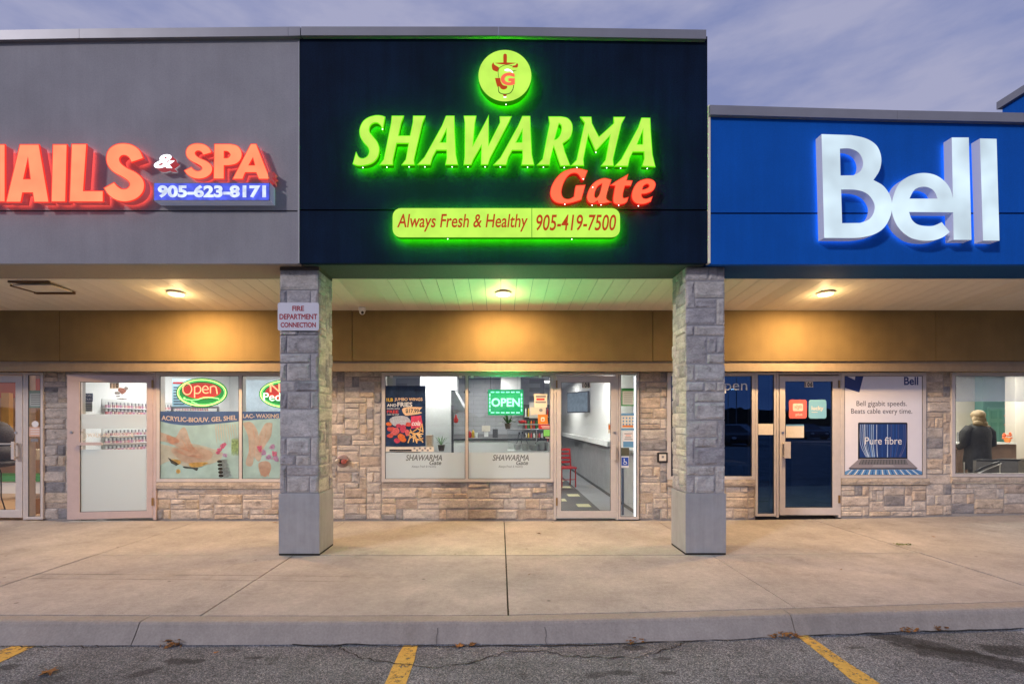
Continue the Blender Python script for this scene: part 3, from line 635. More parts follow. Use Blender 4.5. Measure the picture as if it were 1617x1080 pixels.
def door(unit, leaf, glass, hinge='left', fm='frame', gl='glass', ang=0, lab=None, handle=None, bar=None, lock=None):
    D = FD0; x0, x1, z1, z0 = X(leaf[0], D), X(leaf[2], D), Z(leaf[1], D), Z(leaf[3], D)
    a, c, gt, gb = X(glass[0], D), X(glass[2], D), Z(glass[1], D), Z(glass[3], D)
    hx = x0 if hinge == 'left' else x1; hp = Vector((hx, FD0+.025, 0)); Mr = Matrix.Rotation(R(ang), 4, 'Z')
    rot = lambda v: hp+Mr @ (v-hp)
    y0, y1 = FD0-.004, FD0+.05
    b = MB(); b.box(x0, x1, y0, y1, gt, z1).box(x0, x1, y0, y1, z0, gb).box(x0, a, y0+.001, y1, gb, gt).box(c, x1, y0+.001, y1, gb, gt).xf(rot)
    o = b.build('door', M[fm], unit, bevel=.003)
    if lab: o['label'] = lab
    MB().box(a, c, y0+.024, y0+.030, gb, gt).xf(rot).build('glass', M[gl], o)
    g = MB(); r = .006; g.box(a, c, y0+.012, y0+.023, gb, gb+r).box(a, c, y0+.012, y0+.023, gt-r, gt).box(a, a+r, y0+.012, y0+.023, gb+r, gt-r).box(c-r, c, y0+.012, y0+.023, gb+r, gt-r).xf(rot).build('gasket', M['dark_grey'], o)
    s = -1 if hinge == 'left' else 1
    for zc in (z1-.13, z0+.25):
        MB().box(hx-.012, hx+.012, y0-.014, y0-.001, zc-.06, zc+.06).xf(rot).build('hinge', M['brass'], o)
    if handle:
        q = MB(); X0, Z0 = X(handle[0], D), Z(handle[1], D); X1, Z1 = X(handle[2], D), Z(handle[3], D)
        q.box(X0, X1, y0-.06, y0-.045, Z1, Z0).box(X0+.004, X1-.004, y0-.046, y0-.002, Z1+.02, Z1+.045).box(X0+.004, X1-.004, y0-.046, y0-.002, Z0-.045, Z0-.02).xf(rot).build('handle', M['frame'], o, bevel=.003)
    if bar:
        MB().box(a, c, y0+.04, y0+.075, Z(bar, D)-.012, Z(bar, D)+.012).xf(rot).build('push_bar', M['frame'], o)
    if lock: MB().lathe((X(lock[0], D), y0-.001, Z(lock[1], D)), [(.019, -.008), (.022, -.004), (.022, 0)], 12, 'y').xf(rot).build('lock', M['steel'], o)
    return o, rot
def frame_rect(unit, p, D0=FD0, D1=FD1, t=4, name='door_frame', fm='frame', lab=None):
    x0, x1, z1, z0 = X(p[0], D0), X(p[2], D0), Z(p[1], D0), Z(p[3], D0); t = t/F*D0
    b = MB(); b.box(x0, x1, D0, D1, z1-t, z1).box(x0, x0+t, D0+.002, D1, z0-.02, z1-t).box(x1-t, x1, D0+.002, D1, z0-.02, z1-t)
    return b.build(name, M[fm], unit, bevel=.003)
# --- left (orange) shop and nail salon ---
window(UN, (40, 588, 67.5, 820), [], fw=4, fb=4, lab='narrow sidelight beside the orange shop door')
frame_rect(UN, (-68, 588, 40, 819), t=4)
door(UN, (-64, 593, 35.5, 817), (-48, 603.5, 24.5, 805), 'left', lab='white framed glass door of the orange lit shop', handle=(23.5, 697, 28.5, 725), lock=(25.5, 683), bar=701)
stone_wall(UN, [(67.6, 586, 114.8)])
frame_rect(UN, (115, 588, 246, 819), t=4.5, fm='frame_pink')
dN, rotN = door(UN, (119.5, 593, 241, 817), (137, 604, 232, 806), 'right', fm='frame_pink', ang=8, lab='white framed glass door standing ajar with a frosted lower half', lock=(126, 682))
window(UN, (246.5, 588, 474, 761), [379.5], sill=(246.5, 474, 761, 772), lab='nail salon window of two panes with printed film')
stone_wall(UN, [(246.5, 772, 474), (474.2, 586, 497)])
# --- shawarma shop ---
window(US, (602.5, 588, 874.5, 761), [737], lab='shop window with frosted lower band beside the shawarma shop door')
frame_rect(US, (875, 588, 976.5, 819), t=3.5)
dS, _ = door(US, (879, 593.5, 973, 817), (886, 603.5, 964.5, 806.5), 'left', lab='white framed glass door with a view of a red chair', handle=(965.5, 702, 971, 726), lock=(970.5, 683), bar=None)
window(US, (977, 588, 1009, 820), [], fw=3, fb=4, lab='narrow sidelight with notices beside the middle door')
stone_wall(US, [(497.2, 586, 602.3), (602.5, 761.3, 874.8), (1009.2, 586, 1054)])
# --- phone shop and office ---
window(UB, (1054.2, 588, 1193, 757), [], sill=(1054.5, 1193, 757, 768), gl='glass_dark', lab='dark mirror like window behind the right stone pillar')
window(UB, (1193.3, 588, 1226, 815), [], fw=3.5, fb=4, gl='glass_dark', lab='narrow dark sidelight left of the phone store door')
frame_rect(UB, (1226.5, 588, 1328, 815), t=3.5)
dB, _ = door(UB, (1231, 593.5, 1324.5, 813), (1240, 602, 1315, 801.5), 'right', gl='glass_dark', lab='white framed glass door reflecting the dusk sky', lock=(1236, 683), bar=697.5, handle=(1235, 697, 1245, 723))
window(UB, (1328.3, 588, 1463, 755), [], sill=(1329, 1468, 755, 766), lab='window filled by the white laptop advertisement')
window(UB, (1503.5, 588, 1680, 753), [], sill=(1503.5, 1680, 753, 763), lab='office window with a view of a woman in a black coat')
stone_wall(UB, [(1054.2, 768.3, 1193), (1328.3, 766.3, 1463), (1463.2, 586, 1503.3), (1503.5, 763.3, 1680)])
MB().box(X(1680, DW), 12, DW, DW+.2, -.1, 2.4).build('end_wall', M['mortar'], UB)
MB().box(-12, X(-69, DW), DW, DW+.2, -.1, 2.4).build('end_wall', M['mortar'], UN)
# pillars
def pillar(px0, px1, stones, s, oy, ox, lab, side):
    D = DC; x0, x1 = X(px0, D), X(px1, D); g0 = gz((x0+x1)/2)
    P = thing('stone_pillar', ((x0+x1)/2, (DC+DCB)/2, g0), lab, 'pillar', 'stone pillars holding up the canopy')
    zc = Z(779, D); ztop = 3.354
    core = MB().box(x0+.012, x1-.012, DC+.012, DCB-.012, zc-.02, ztop).build('core', M['mortar_grey'], P)
    fr = lambda u, o, z: (u, DC+.012-o, z)
    for q in stones:
        a, t, c, bt = q; stone(P, X(ox+a/s, D), X(ox+c/s, D), Z(oy+bt/s, D), Z(oy+t/s, D), fr, M['pillarstone'])
    zt = Z(oy+min(q[1] for q in stones)/s, D)
    ashlar(P, DC+.014, DCB, zc, zt, lambda u, o, z: (x1-.012+o, u, z), M['pillarstone'], cw=.115, ch=.085)
    ashlar(P, DC+.014, DCB, zc, zt, lambda u, o, z: (x0+.012-o, u, z), M['pillarstone'], cw=.115, ch=.085)
    ashlar(P, x0+.014, x1-.014, zc, zt, lambda u, o, z: (u, DCB-.012+o, z), M['pillarstone'], cw=.115, ch=.085)
    MB().box(x0-.006, x1+.006, DC-.006, DCB+.006, g0+.022, zc).build('metal_base', M['pillar_metal'], P, bevel=.004)
    b = MB(); b.box(x0-.004, x1+.004, DC-.002, DCB+.002, g0+.001, g0+.03).build('base_joint', M['joint'], P)
    MB().box(x0+.004, x1-.004, DC+.004, DCB-.004, zt+.002, ztop).build('cap', mat('cap_metal', (.09, .075, .06), .6), P) if zt < ztop-.01 else None
    return P
LS = [(25, 38, 163, 108), (25, 108, 50, 170), (50, 108, 135, 170), (135, 108, 163, 255), (25, 170, 92, 252), (92, 170, 135, 252), (25, 254, 90, 268), (90, 254, 163, 268), (25, 268, 50, 332), (50, 268, 163, 332),
      (25, 334, 135, 368), (135, 334, 163, 430), (25, 368, 50, 430), (50, 368, 135, 430), (25, 432, 80, 468), (80, 432, 163, 468), (25, 470, 52, 530), (52, 470, 135, 530), (135, 470, 163, 530), (25, 532, 163, 630),
      (25, 632, 50, 694), (50, 632, 135, 694), (135, 632, 163, 731), (25, 695, 82, 731), (82, 695, 135, 731), (25, 732, 50, 829), (50, 732, 163, 768), (50, 768, 132, 829), (132, 768, 163, 829)]
RS = [(72, 47, 152, 95), (152, 47, 182, 95), (182, 47, 209, 95), (72, 97, 103, 190), (103, 97, 209, 155), (103, 157, 180, 190), (180, 157, 209, 250), (72, 192, 180, 250), (72, 252, 102, 287), (102, 252, 209, 287), (72, 289, 147, 384),
      (147, 289, 182, 348), (182, 289, 209, 348), (147, 350, 209, 384), (74, 386, 104, 445), (104, 386, 210, 445), (74, 447, 139, 481), (139, 447, 182, 481), (182, 447, 210, 481), (75, 483, 104, 580), (104, 483, 210, 518), (104, 519, 210, 580),
      (75, 582, 186, 640), (186, 582, 210, 677), (76, 641, 104, 738), (104, 641, 186, 676), (104, 677, 210, 738), (76, 740, 176, 773), (176, 740, 210, 836), (77, 774, 104, 836), (104, 774, 176, 836)]
PL = pillar(441, 504, LS, 2.25, 410, 430, 'stone clad pillar carrying the fire department connection sign', 1)
PR = pillar(1083, 1145.5, RS, 2.204, 400, 1050, 'stone clad pillar without a sign, right of the middle shop door', -1)
# fire department sign
D = DC-.022; s = thing('wall_sign', (X(471, D), D, Z(522, D)), 'white sign reading FIRE DEPARTMENT CONNECTION on the left pillar', 'sign')
shape('sign_plate', [rrect(438.5, 478, 503.5, 522, 3)], D, .003, mat('sign_white', (.62, .62, .68), .4), s)
M['sign_red'] = mat('sign_red', (.33, .012, .03), .5)
for st, bx in (('FIRE', (461.5, 483, 480, 491)), ('DEPARTMENT', (441.5, 496, 500.7, 504)), ('CONNECTION', (443, 509, 498.7, 517))): text('lettering', st, bx, D-.0015, .001, M['sign_red'], s, bold=.032)
for x_, y_ in ((496.5, 485.5), (456.5, 506.5), (487.5, 506.5)): MB().lathe((X(x_, D), D-.001, Z(y_, D)), [(.003, -.004), (.005, 0)], 8, 'y').build('screw', M['steel'], s)
# ================================================================= SIGNS
GRN = (.49, .92, .12)
M['face_green'] = emis('face_green', (.47, .78, .085), .92, .10, 5, face=(.05, .08, .02))
M['side_green'] = emis('side_green', (.02, .28, .0), .5, face=(.02, .10, .01))
M['face_red'] = emis('face_red', (1, .165, .07), .85, .05, face=(.08, .02, .01))
for n_, c_, s_ in (('back_green', (.06, 1, 0), 60), ('back_red', (1, .03, .01), 22), ('back_orange', (1, .10, .08), 3.2), ('back_white', (.5, .75, 1), 1.5)): M[n_] = emis(n_, c_, s_)  # glowing letter backs, added to throw a halo on the wall
M['side_red'] = emis('side_red', (.5, .01, .005), .5, face=(.2, .01, .01))
M['face_orange'] = emis('face_orange', (1, .27, .12), .95, .12, 4, face=(.08, .03, .02))
M['side_pink'] = emis('side_pink', (.9, .05, .04), .22, face=(.5, .28, .3))
M['face_white'] = emis('face_white', (.62, .80, .90), .70, .25, 2.2, face=(.22, .21, .21))
M['side_white'] = mat('side_white', (.55, .55, .6), .5, emit=(.5, .6, 1), es=.10)
M['print_brown'] = emis('print_brown', (.32, .035, .005), .8, face=(.3, .04, .01))
DS_ = DF-.13
for n_, c_, s_ in (('edge_glow_green', (.12, .80, .0), .95), ('cap_or_glow_red', (1, .02, .01), .9), ('edge_glow_orange', (1, .035, .02), .9)): M[n_] = emis(n_, c_, s_, face=(.05, .02, .01))  # for the added glow along the letter edges
def capped(lp, D, depth, mats, cap, sg, off=.007):
    o = shape('letter', lp, D, depth, mats, sg); shape('edge_glow', lp, D+.003, .012, M[cap], o, off=off); return o  # glowing ring behind the face paints its bright edge
def pins(sign, pts, D, col='tubelight'):
    b = MB()
    for x_, y_ in pts: b.ball((X(x_, D), D, Z(y_, D)), .0055, 6)
    b.build('lamp_pins', M['tubelight'], sign)
sg = thing('channel_letter_sign', (X(797, DS_), DF, Z(265, DS_)), 'large glowing lime green letters spelling SHAWARMA on the charcoal wall', 'sign')
c2 = lambda l: scaled(l, 4.153, 470, 40); c3 = lambda l: scaled(l, 4.154, 780, 40)
GL = {
 'S': c2([[(570, 603, 1), (545, 596), (510, 595), (465, 608), (430, 635), (410, 680), (412, 725), (433, 765), (463, 800), (472, 830), (458, 862), (428, 877), (400, 868), (384, 840, 1), (365, 908, 1), (395, 918), (440, 916), (490, 900), (522, 865), (533, 815), (520, 768), (490, 730), (468, 698), (472, 662), (494, 641), (522, 638), (545, 655), (557, 682, 1)]]),
 'H': c2([C((620, 598), (692, 598), (676, 640), (658, 728), (739, 728), (758, 640), (760, 598), (833, 598), (816, 640), (760, 882), (763, 913), (688, 913), (712, 882), (731, 772), (647, 772), (622, 882), (622, 913), (543, 913), (567, 882), (616, 640))]),
 'A': c2([C((975, 598), (1025, 598), (1027, 690), (1035, 850), (1048, 912), (972, 912), (981, 870), (979, 817), (908, 817), (882, 865), (868, 912), (792, 912), (834, 868), (950, 660)), C((979, 672), (976, 772), (930, 772))]),
 'W': c2([C((1093, 598), (1168, 598), (1160, 640), (1146, 802), (1232, 640), (1250, 604), (1250, 640), (1250, 798), (1330, 640), (1328, 602), (1398, 602), (1378, 645), (1260, 870), (1246, 912), (1205, 912), (1208, 780), (1150, 880), (1137, 912), (1092, 912), (1098, 860), (1099, 640))]),
 'A2': c3([C((188, 600), (235, 600), (238, 690), (246, 850), (260, 914), (183, 914), (191, 870), (189, 818), (118, 818), (92, 866), (78, 914), (3, 914), (45, 870), (162, 660)), C((189, 676), (187, 772), (140, 772))]),
 'R': c3([[(362, 603, 1), (440, 603, 1), (482, 613), (508, 645), (512, 690), (495, 738), (448, 775, 1), (462, 830, 1), (495, 917, 1), (438, 920, 1), (422, 875, 1), (392, 785, 1), (367, 880, 1), (363, 914, 1), (290, 914, 1), (322, 880, 1), (368, 645, 1)], [(425, 640, 1), (443, 655), (446, 685), (436, 722), (415, 748), (393, 756, 1)]]),
 'M': c3([C((572, 605), (636, 605), (640, 645), (688, 738), (790, 645), (788, 606), (855, 606), (834, 645), (778, 880), (782, 920), (709, 920), (735, 885), (766, 715), (668, 822), (618, 708), (584, 880), (587, 918), (513, 918), (545, 885), (598, 640))]),
 'A3': c3([C((970, 611), (1022, 612), (1026, 700), (1037, 850), (1055, 926), (976, 922), (989, 875), (987, 828), (910, 828), (888, 870), (877, 922), (799, 922), (838, 880), (950, 670)), C((980, 675), (979, 785), (935, 785))])}
for k_, lp in GL.items():
    o = capped(lp, DS_, .08, (M['face_green'], M['side_green'], M['back_green']), 'edge_glow_green', sg); o['label'] = 'letter %s' % k_[0]
pins(sg, [(573, 265), (611, 264.5), (646, 264), (671, 264), (714, 264), (739, 264), (766, 264), (790, 264), (833, 264.5), (858, 264.5), (891, 265), (911, 265), (958, 265.5), (980, 266), (1022, 266.5), (604, 204.5), (941, 241)], DS_-.003)
gt = thing('channel_letter_sign', (X(950, DS_), DF, Z(322, DS_)), 'glowing red italic letters spelling Gate below the green ones', 'sign')
c4 = lambda l: scaled(l, 3.44, 590, 260)
for lp, nm in ((c4([[(1160, 35, 1), (1120, 25), (1080, 25), (1030, 42), (990, 80), (965, 130), (964, 172), (988, 202), (1030, 211), (1075, 206), (1127, 190, 1), (1148, 113, 1), (1100, 116, 1), (1096, 130, 1), (1090, 176, 1), (1060, 190), (1030, 182), (1018, 150), (1030, 100), (1055, 60), (1085, 45), (1112, 52), (1132, 82, 1), (1141, 82, 1)]]), 'G'),
             (c4([[(1289, 84, 1), (1265, 165), (1266, 190), (1286, 203, 1), (1228, 212), (1216, 196), (1192, 210), (1168, 203), (1160, 175), (1175, 130), (1205, 95), (1250, 77)], [(1243, 100, 1), (1230, 155), (1212, 182), (1199, 176), (1200, 150), (1216, 118)]]), 'a'),
             (c4([[(1380, 57, 1), (1371, 88, 1), (1404, 90, 1), (1396, 114, 1), (1364, 114, 1), (1352, 162), (1357, 184), (1382, 180, 1), (1370, 206), (1335, 215), (1308, 208), (1303, 180), (1314, 114, 1), (1290, 112, 1), (1322, 90, 1)]]), 't'),
             (c4([[(1480, 80), (1515, 86), (1530, 108), (1516, 140), (1480, 156), (1454, 160), (1460, 182), (1482, 188), (1512, 177, 1), (1504, 200, 1), (1465, 213), (1425, 208), (1405, 180), (1410, 138), (1436, 98)], [(1488, 104), (1499, 116), (1488, 130), (1459, 138), (1466, 114)]]), 'e')):
    o = capped(lp, DS_, .075, (M['face_red'], M['side_red'], M['back_red']), 'cap_or_glow_red', gt, .006); o['label'] = 'letter %s' % nm
pins(gt, [(892, 323), (935, 324.5), (949, 324), (977, 324.5), (1008, 325.5), (921, 283), (936, 296)], DS_-.003)
# round logo
lg = thing('logo_sign', (X(797, DS_), DF, Z(162, DS_)), 'round glowing green disc with a brown meat spit and a letter G', 'sign')
shape('disc', [oval(797.3, 120, 41.7, 40.6, 56)], DS_, .08, (M['face_green'], M['side_green'], M['back_green']), lg)
c8 = lambda l: scaled(l, 10.8, 750, 70)
M['print_red'] = emis('print_red', (.62, .10, .05), .9, face=(.6, .1, .05)); M['print_white'] = emis('print_white', (.85, .85, .9), .9); M['print_green'] = M['face_green']
M['print_dark'] = emis('print_dark', (.03, .08, .01), .6, face=(.03, .05, .01))
Dl = DS_-.002
for lp, m_ in ((c8([[(485, 190), (515, 168), (543, 190), (543, 315, 1), (700, 322, 1), (640, 338), (515, 350), (400, 338), (345, 322, 1), (485, 315, 1)]]), 'print_brown'),
             (c8([[(315, 310, 1), (290, 350), (290, 400), (310, 445), (385, 475, 1), (410, 400, 1), (360, 370), (330, 350)]]), 'print_brown'),
             (c8([[(715, 322, 1), (735, 350), (725, 395), (700, 403, 1), (640, 400, 1), (640, 370, 1), (690, 360)]]), 'print_brown'),
             (c8([C((345, 515), (400, 572), (410, 585))]), 'print_dark'), (c8([C((640, 455), (715, 445), (650, 470))]), 'print_dark'),
             (c8([[(342, 580, 1), (430, 580, 1), (440, 640), (480, 700), (550, 715, 1), (545, 750), (500, 775), (450, 765), (410, 720), (385, 735, 1), (360, 660, 1)]]), 'print_brown'),
             (c8([[(395, 720, 1), (400, 815), (445, 850), (520, 862), (600, 842), (650, 780), (668, 700, 1), (655, 700, 1), (640, 770), (595, 830), (520, 848), (450, 838), (412, 805), (405, 725, 1)]]), 'print_dark'),
             (c8([[(640, 372, 1), (560, 350), (480, 365), (410, 410), (392, 480), (400, 560), (420, 600, 1), (408, 560), (400, 480), (418, 415), (485, 372), (560, 357), (632, 378, 1)]]), 'print_dark'),
             (c8([[(500, 445), (545, 422), (600, 435), (655, 480, 1), (640, 495, 1), (600, 465), (545, 465)]]), 'print_white'),
             (c8([[(475, 862, 1), (545, 862, 1), (530, 885), (510, 892), (490, 882)]]), 'print_brown'), (c8([oval(512, 905, 28, 12, 12)]), 'print_white')):
    shape('logo_print', lp, Dl, .001, M[m_], lg); Dl -= .0006
text('logo_print', 'G', (790.5, 115.2, 813, 135.3), Dl-.001, .001, M['print_red'], lg, bold=.05)
pins(lg, [(799, 165.5)], DS_-.003)
# tagline cabinet
DT = DF-.11
tg = thing('cabinet_sign', (X(800, DT), DF, Z(376, DT)), 'long glowing green box sign reading Always Fresh & Healthy with a phone number', 'sign')
shape('cabinet', [rrect(620, 329, 979, 375, 13)], DT, .06, (M['face_green'], M['side_green'], M['back_green']), tg)
text('lettering', 'Always Fresh & Healthy', (627, 338, 833.5, 366), DT-.0015, .001, M['print_brown'], tg, shear=.18, bold=.012)
text('lettering', '905-419-7500', (847, 339, 973, 364.5), DT-.0015, .001, M['print_brown'], tg, shear=.18, bold=.012)
MB().box(X(839.3, DT), X(840.3, DT), DT-.001, DT, Z(375, DT), Z(329, DT)).build('seam', M['side_green'], tg)
pins(tg, [(707, 377.5), (903, 378)], DT-.002)
# nails sign
DN = DF-.13; c6 = lambda l: scaled(l, 3.369, 0, 200)
ns = thing('channel_letter_sign', (X(100, DN), DF, Z(322, DN)), 'big glowing orange red letters of the word NAILS cut off by the left edge', 'sign')
SB = [(655, 92), (702, 100), (740, 127), (760, 168, 1), (700, 188, 1), (688, 165), (668, 152), (646, 154), (633, 172), (642, 197), (674, 222), (722, 246), (755, 277), (766, 312), (755, 352), (720, 384), (670, 398), (620, 390), (580, 364), (555, 328, 1), (606, 300, 1), (626, 322), (652, 335), (678, 330), (692, 310), (682, 288), (650, 266), (604, 240), (575, 206), (567, 165), (580, 125), (612, 100)]
for nm, lp in (('N', [C((-165, 98), (-100, 98), (-52, 250), (-52, 98), (24, 98), (24, 398), (-38, 398), (-95, 230), (-95, 398), (-165, 398))]), ('A', [C((107, 98), (205, 98), (257, 400), (183, 400), (176, 350), (118, 350), (108, 400), (35, 400)), C((149, 158), (164, 282), (122, 282))]),
             ('I', [C((283, 98), (354, 98), (346, 398), (275, 398))]), ('L', [C((383, 96), (458, 96), (441, 345), (546, 345), (546, 398), (372, 398))]), ('S', [SB])):
    o = capped(c6(lp), DN, .10, (M['face_orange'], M['side_pink'], M['back_orange']), 'edge_glow_orange', ns, .009); o['label'] = 'letter %s' % nm
DP_ = DF-.10
sp = thing('channel_letter_sign', (X(355, DP_), DF, Z(285, DP_)), 'smaller glowing orange red letters spelling SPA above the blue phone number', 'sign')
def fit(lp, a, b_): return [[(b_[0]+(p[0]-a[0])/(a[2]-a[0])*(b_[2]-b_[0]), b_[1]+(p[1]-a[1])/(a[3]-a[1])*(b_[3]-b_[1]))+tuple(p[2:]) for p in l] for l in lp]
for nm, lp in (('S', fit([SB], (555, 92, 766, 398), (982, 92, 1128, 277))), ('P', [[(1142, 95, 1), (1225, 95, 1), (1264, 106), (1284, 138), (1280, 172), (1255, 197), (1215, 206, 1), (1190, 206, 1), (1190, 277, 1), (1138, 277, 1)], [(1190, 130, 1), (1212, 132), (1227, 150), (1214, 168), (1190, 170, 1)]]),
             ('A', [C((1335, 95), (1362, 95), (1434, 278), (1378, 278), (1364, 243), (1303, 243), (1290, 278), (1240, 278)), C((1346, 162), (1358, 208), (1320, 208))])):
    o = capped(c6(lp), DP_, .08, (M['face_orange'], M['side_pink'], M['back_orange']), 'edge_glow_orange', sp, .007); o['label'] = 'letter %s' % nm
shape('ornament', c6([C((1425, 245), (1455, 240), (1448, 255), (1462, 268), (1448, 272), (1452, 300), (1436, 282), (1428, 296))]), DP_, .10, (M['red'], M['side_pink']), sp)
am = thing('channel_letter_sign', (X(260, DP_), DF, Z(266, DP_)), 'small glowing white ampersand between NAILS and SPA', 'sign')
text('letter', '&', (243, 244, 276, 266), DP_, .09, (emis('face_amp', (.95, .97, 1), 1.2), M['side_pink']), am, shear=.3, bold=.03)
DP2 = DF-.12
pb = thing('cabinet_sign', (X(335, DP2), DF, Z(318, DP2)), 'narrow blue box sign with the phone number 905-623-8171', 'sign')
x0, x1, z1, z0 = X(243, DP2), X(426.5, DP2), Z(289, DP2), Z(317.5, DP2)
MB().box(x0, x1, DP2, DF, z0, z1).build('cabinet', M['side_white'], pb)
MB().box(x0, x1, DP2-.004, DP2-.001, z1-.006, z1).box(x0, x1, DP2-.004, DP2-.001, z0, z0+.006).box(x0, x0+.006, DP2-.004, DP2-.001, z0, z1).box(x1-.006, x1, DP2-.004, DP2-.001, z0, z1).build('retainer', M['black'], pb)
MB().box(x0+.006, x1-.006, DP2-.003, DP2-.001, z0+.006, z1-.006).build('face', emis('face_blue', (.06, .09, .62), .75, .45, 12, face=(.05, .06, .3)), pb)
text('lettering', '905-623-8171', (249, 292.5, 420, 312.5), DP2-.005, .001, emis('face_num', (.7, .8, 1), .75, .25, 14, face=(.2, .2, .2)), pb, bold=.045)
# Bell
bl = thing('channel_letter_sign', (X(1437, DS_), DF, Z(385, DS_)), 'huge illuminated white letters spelling Bell on the blue wall', 'sign')
DBl = DF-.13; c5 = lambda l: scaled(l, 3.234, 1117, 100)
for nm, lp in (('B', [[(583, 363, 1), (735, 368, 1), (810, 385), (865, 422), (888, 482), (880, 545), (848, 597, 1), (902, 630), (938, 690), (940, 762), (910, 830), (860, 870), (785, 890), (700, 893, 1), (597, 892, 1)], [(677, 437, 1), (730, 437), (775, 460), (795, 507), (783, 550), (745, 573, 1), (680, 574, 1)], [(683, 645, 1), (765, 648), (820, 670), (852, 717), (850, 762), (825, 798), (780, 816, 1), (688, 817, 1)]]),
             ('e', [[(1256, 762, 1), (1030, 760, 1), (1045, 800), (1075, 824), (1120, 832), (1160, 829), (1197, 812, 1), (1238, 862, 1), (1200, 890), (1150, 905), (1090, 905), (1030, 887), (975, 838), (945, 770), (945, 700), (975, 622), (1030, 578), (1100, 561), (1170, 574), (1225, 618), (1252, 680)], [(1032, 692, 1), (1176, 692, 1), (1155, 650), (1110, 631), (1060, 645)]]),
             ('l', [C((1248, 380), (1335, 380), (1349, 902), (1258, 902))]), ('l', [C((1392, 385), (1477, 387), (1492, 906), (1408, 906))])):
    o = shape('letter', c5(lp), DBl, .10, (M['face_white'], M['side_white'], M['back_white']), bl); o['label'] = 'letter %s' % nm
# ================================================================= CANOPY THINGS
M['lamp_disc'] = emis('lamp_disc', (1, .80, .42), 3.0)
for i, (px, lab) in enumerate(((278.5, 'recessed warm downlight in the soffit in front of the nail salon'), (794.5, 'recessed warm downlight in the soffit above the middle shop'), (1303.5, 'recessed warm downlight in the soffit in front of the phone store'))):
    y = 6.64; x = X(px, y); z = soff(y)
    t = thing('soffit_light', (x, y, z-.02), lab, 'ceiling light', 'downlights in the canopy soffit')
    MB().lathe((x, y, z), [(.112, -.001), (.112, -.014), (.100, -.020), (.094, -.012)], 28).build('trim_ring', M['soffit'], t, smooth=False)
    MB().lathe((x, y, z), [(.094, -.014), (.088, -.034), (.06, -.043), (.001, -.046)], 28).build('lens', M['lamp_disc'], t)
    ld = bpy.data.lights.new('downlight', 'AREA'); ld.shape = 'DISK'; ld.size = .18; ld.energy = LAMP_W; ld.color = (1, .63, .30); ld.spread = R(180)
    lo = bpy.data.objects.new('downlight', ld); link(lo, t, (x, y, z-.052))
    ld = bpy.data.lights.new('downlight_spill', 'POINT'); ld.shadow_soft_size = .05; ld.energy = LAMP_W*.06; ld.color = (1, .66, .30)
    lo = bpy.data.objects.new('downlight', ld); link(lo, t, (x, y, z-.14))
# dome camera
x, y = X(572, 7.25), 7.25; z = soff(y)
t = thing('security_camera', (x, y, z-.11), 'small white dome camera under the soffit to the right of the left pillar', 'camera')
MB().lathe((x, y, z), [(.05, 0), (.056, -.02), (.054, -.045), (.046, -.06)], 16).build('mount', M['white'], t, smooth=True)
MB().ball((x, y-.005, z-.072), (.043, .043, .042), 14).build('housing', M['white'], t, smooth=True)
MB().ball((x+.012, y-.034, z-.088), (.022, .02, .022), 10).build('lens', M['black'], t, smooth=True)
# recessed opening in the soffit far left
y0, y1 = 6.2, 6.6; xa, xb = X(18, 6.25), X(82, 6.25); 
t = thing('soffit_hatch', ((xa+xb)/2, 6.4, soff(6.4)-.02), 'brown framed square hatch hanging open in the soffit above the orange shop', 'hatch')
br = mat('hatch_brown', (.12, .06, .025), .7)
f = MB(); f.box(xa, xb, y0+.0, y0+.03, soff(y0)-.022, soff(y0)-.003).box(xa, xb, y1-.05, y1, soff(y1)-.04, soff(y1)-.003).box(xa, xa+.03, y0+.03, y1-.05, soff(y1)-.03, soff(y1)-.004).build('frame', br, t)
MB().box(xa+.03, xb, y0+.031, y1-.051, soff(y1)-.02, soff(y1)-.006).build('lid', M['soffit'], t)
# fire department inlet on the stone wall, card reader
Dw = DW-.02; cx, cz = X(541, Dw), Z(728, Dw)
t = thing('fire_inlet', (cx, DW, cz-.1), 'round tarnished fire department hose inlet with two capped outlets on the stone wall', 'hydrant inlet')
pinkm = mat('tarnished_plate', (.33, .24, .21), .5, metal=.4, var=.2, noise_s=30); capr = mat('cap_or_glow_red', (.33, .08, .06), .5, var=.2)
MB().lathe((cx, DW, cz), [(.10, .0), (.10, -.022), (.085, -.028), (.05, -.03)], 24, 'y').build('plate', pinkm, t)
MB().lathe((cx-.055, DW-.02, cz+.005), [(.03, 0), (.03, -.06), (.036, -.062), (.036, -.085), (.02, -.09)], 16, 'y').build('outlet', mat('brass_pale', (.5, .4, .3), .4, metal=.6), t)
MB().lathe((cx+.045, DW-.02, cz), [(.03, 0), (.03, -.07), (.04, -.072), (.04, -.10), (.022, -.105)], 16, 'y').build('outlet', capr, t)
MB().box(cx-.02, cx+.012, DW-.08, DW-.03, cz-.03, cz+.035).build('bracket', M['black'], t)
p = (1038.5, 714.5, 1054.5, 730); t = thing('card_reader', (X(1046, Dw), DW, Z(730, Dw)), 'small square black panel with a pale face beside the right pillar', 'card reader')
MB().pbox(p, DW-.035, DW).build('housing', M['black'], t, bevel=.004)
MB().pbox((1041, 717, 1052, 727.5), DW-.038, DW-.0355).build('face', M['paper'], t)
MB().pbox((1045, 719.5, 1048.5, 723), DW-.0395, DW-.0382).build('symbol', M['mid_grey'], t)
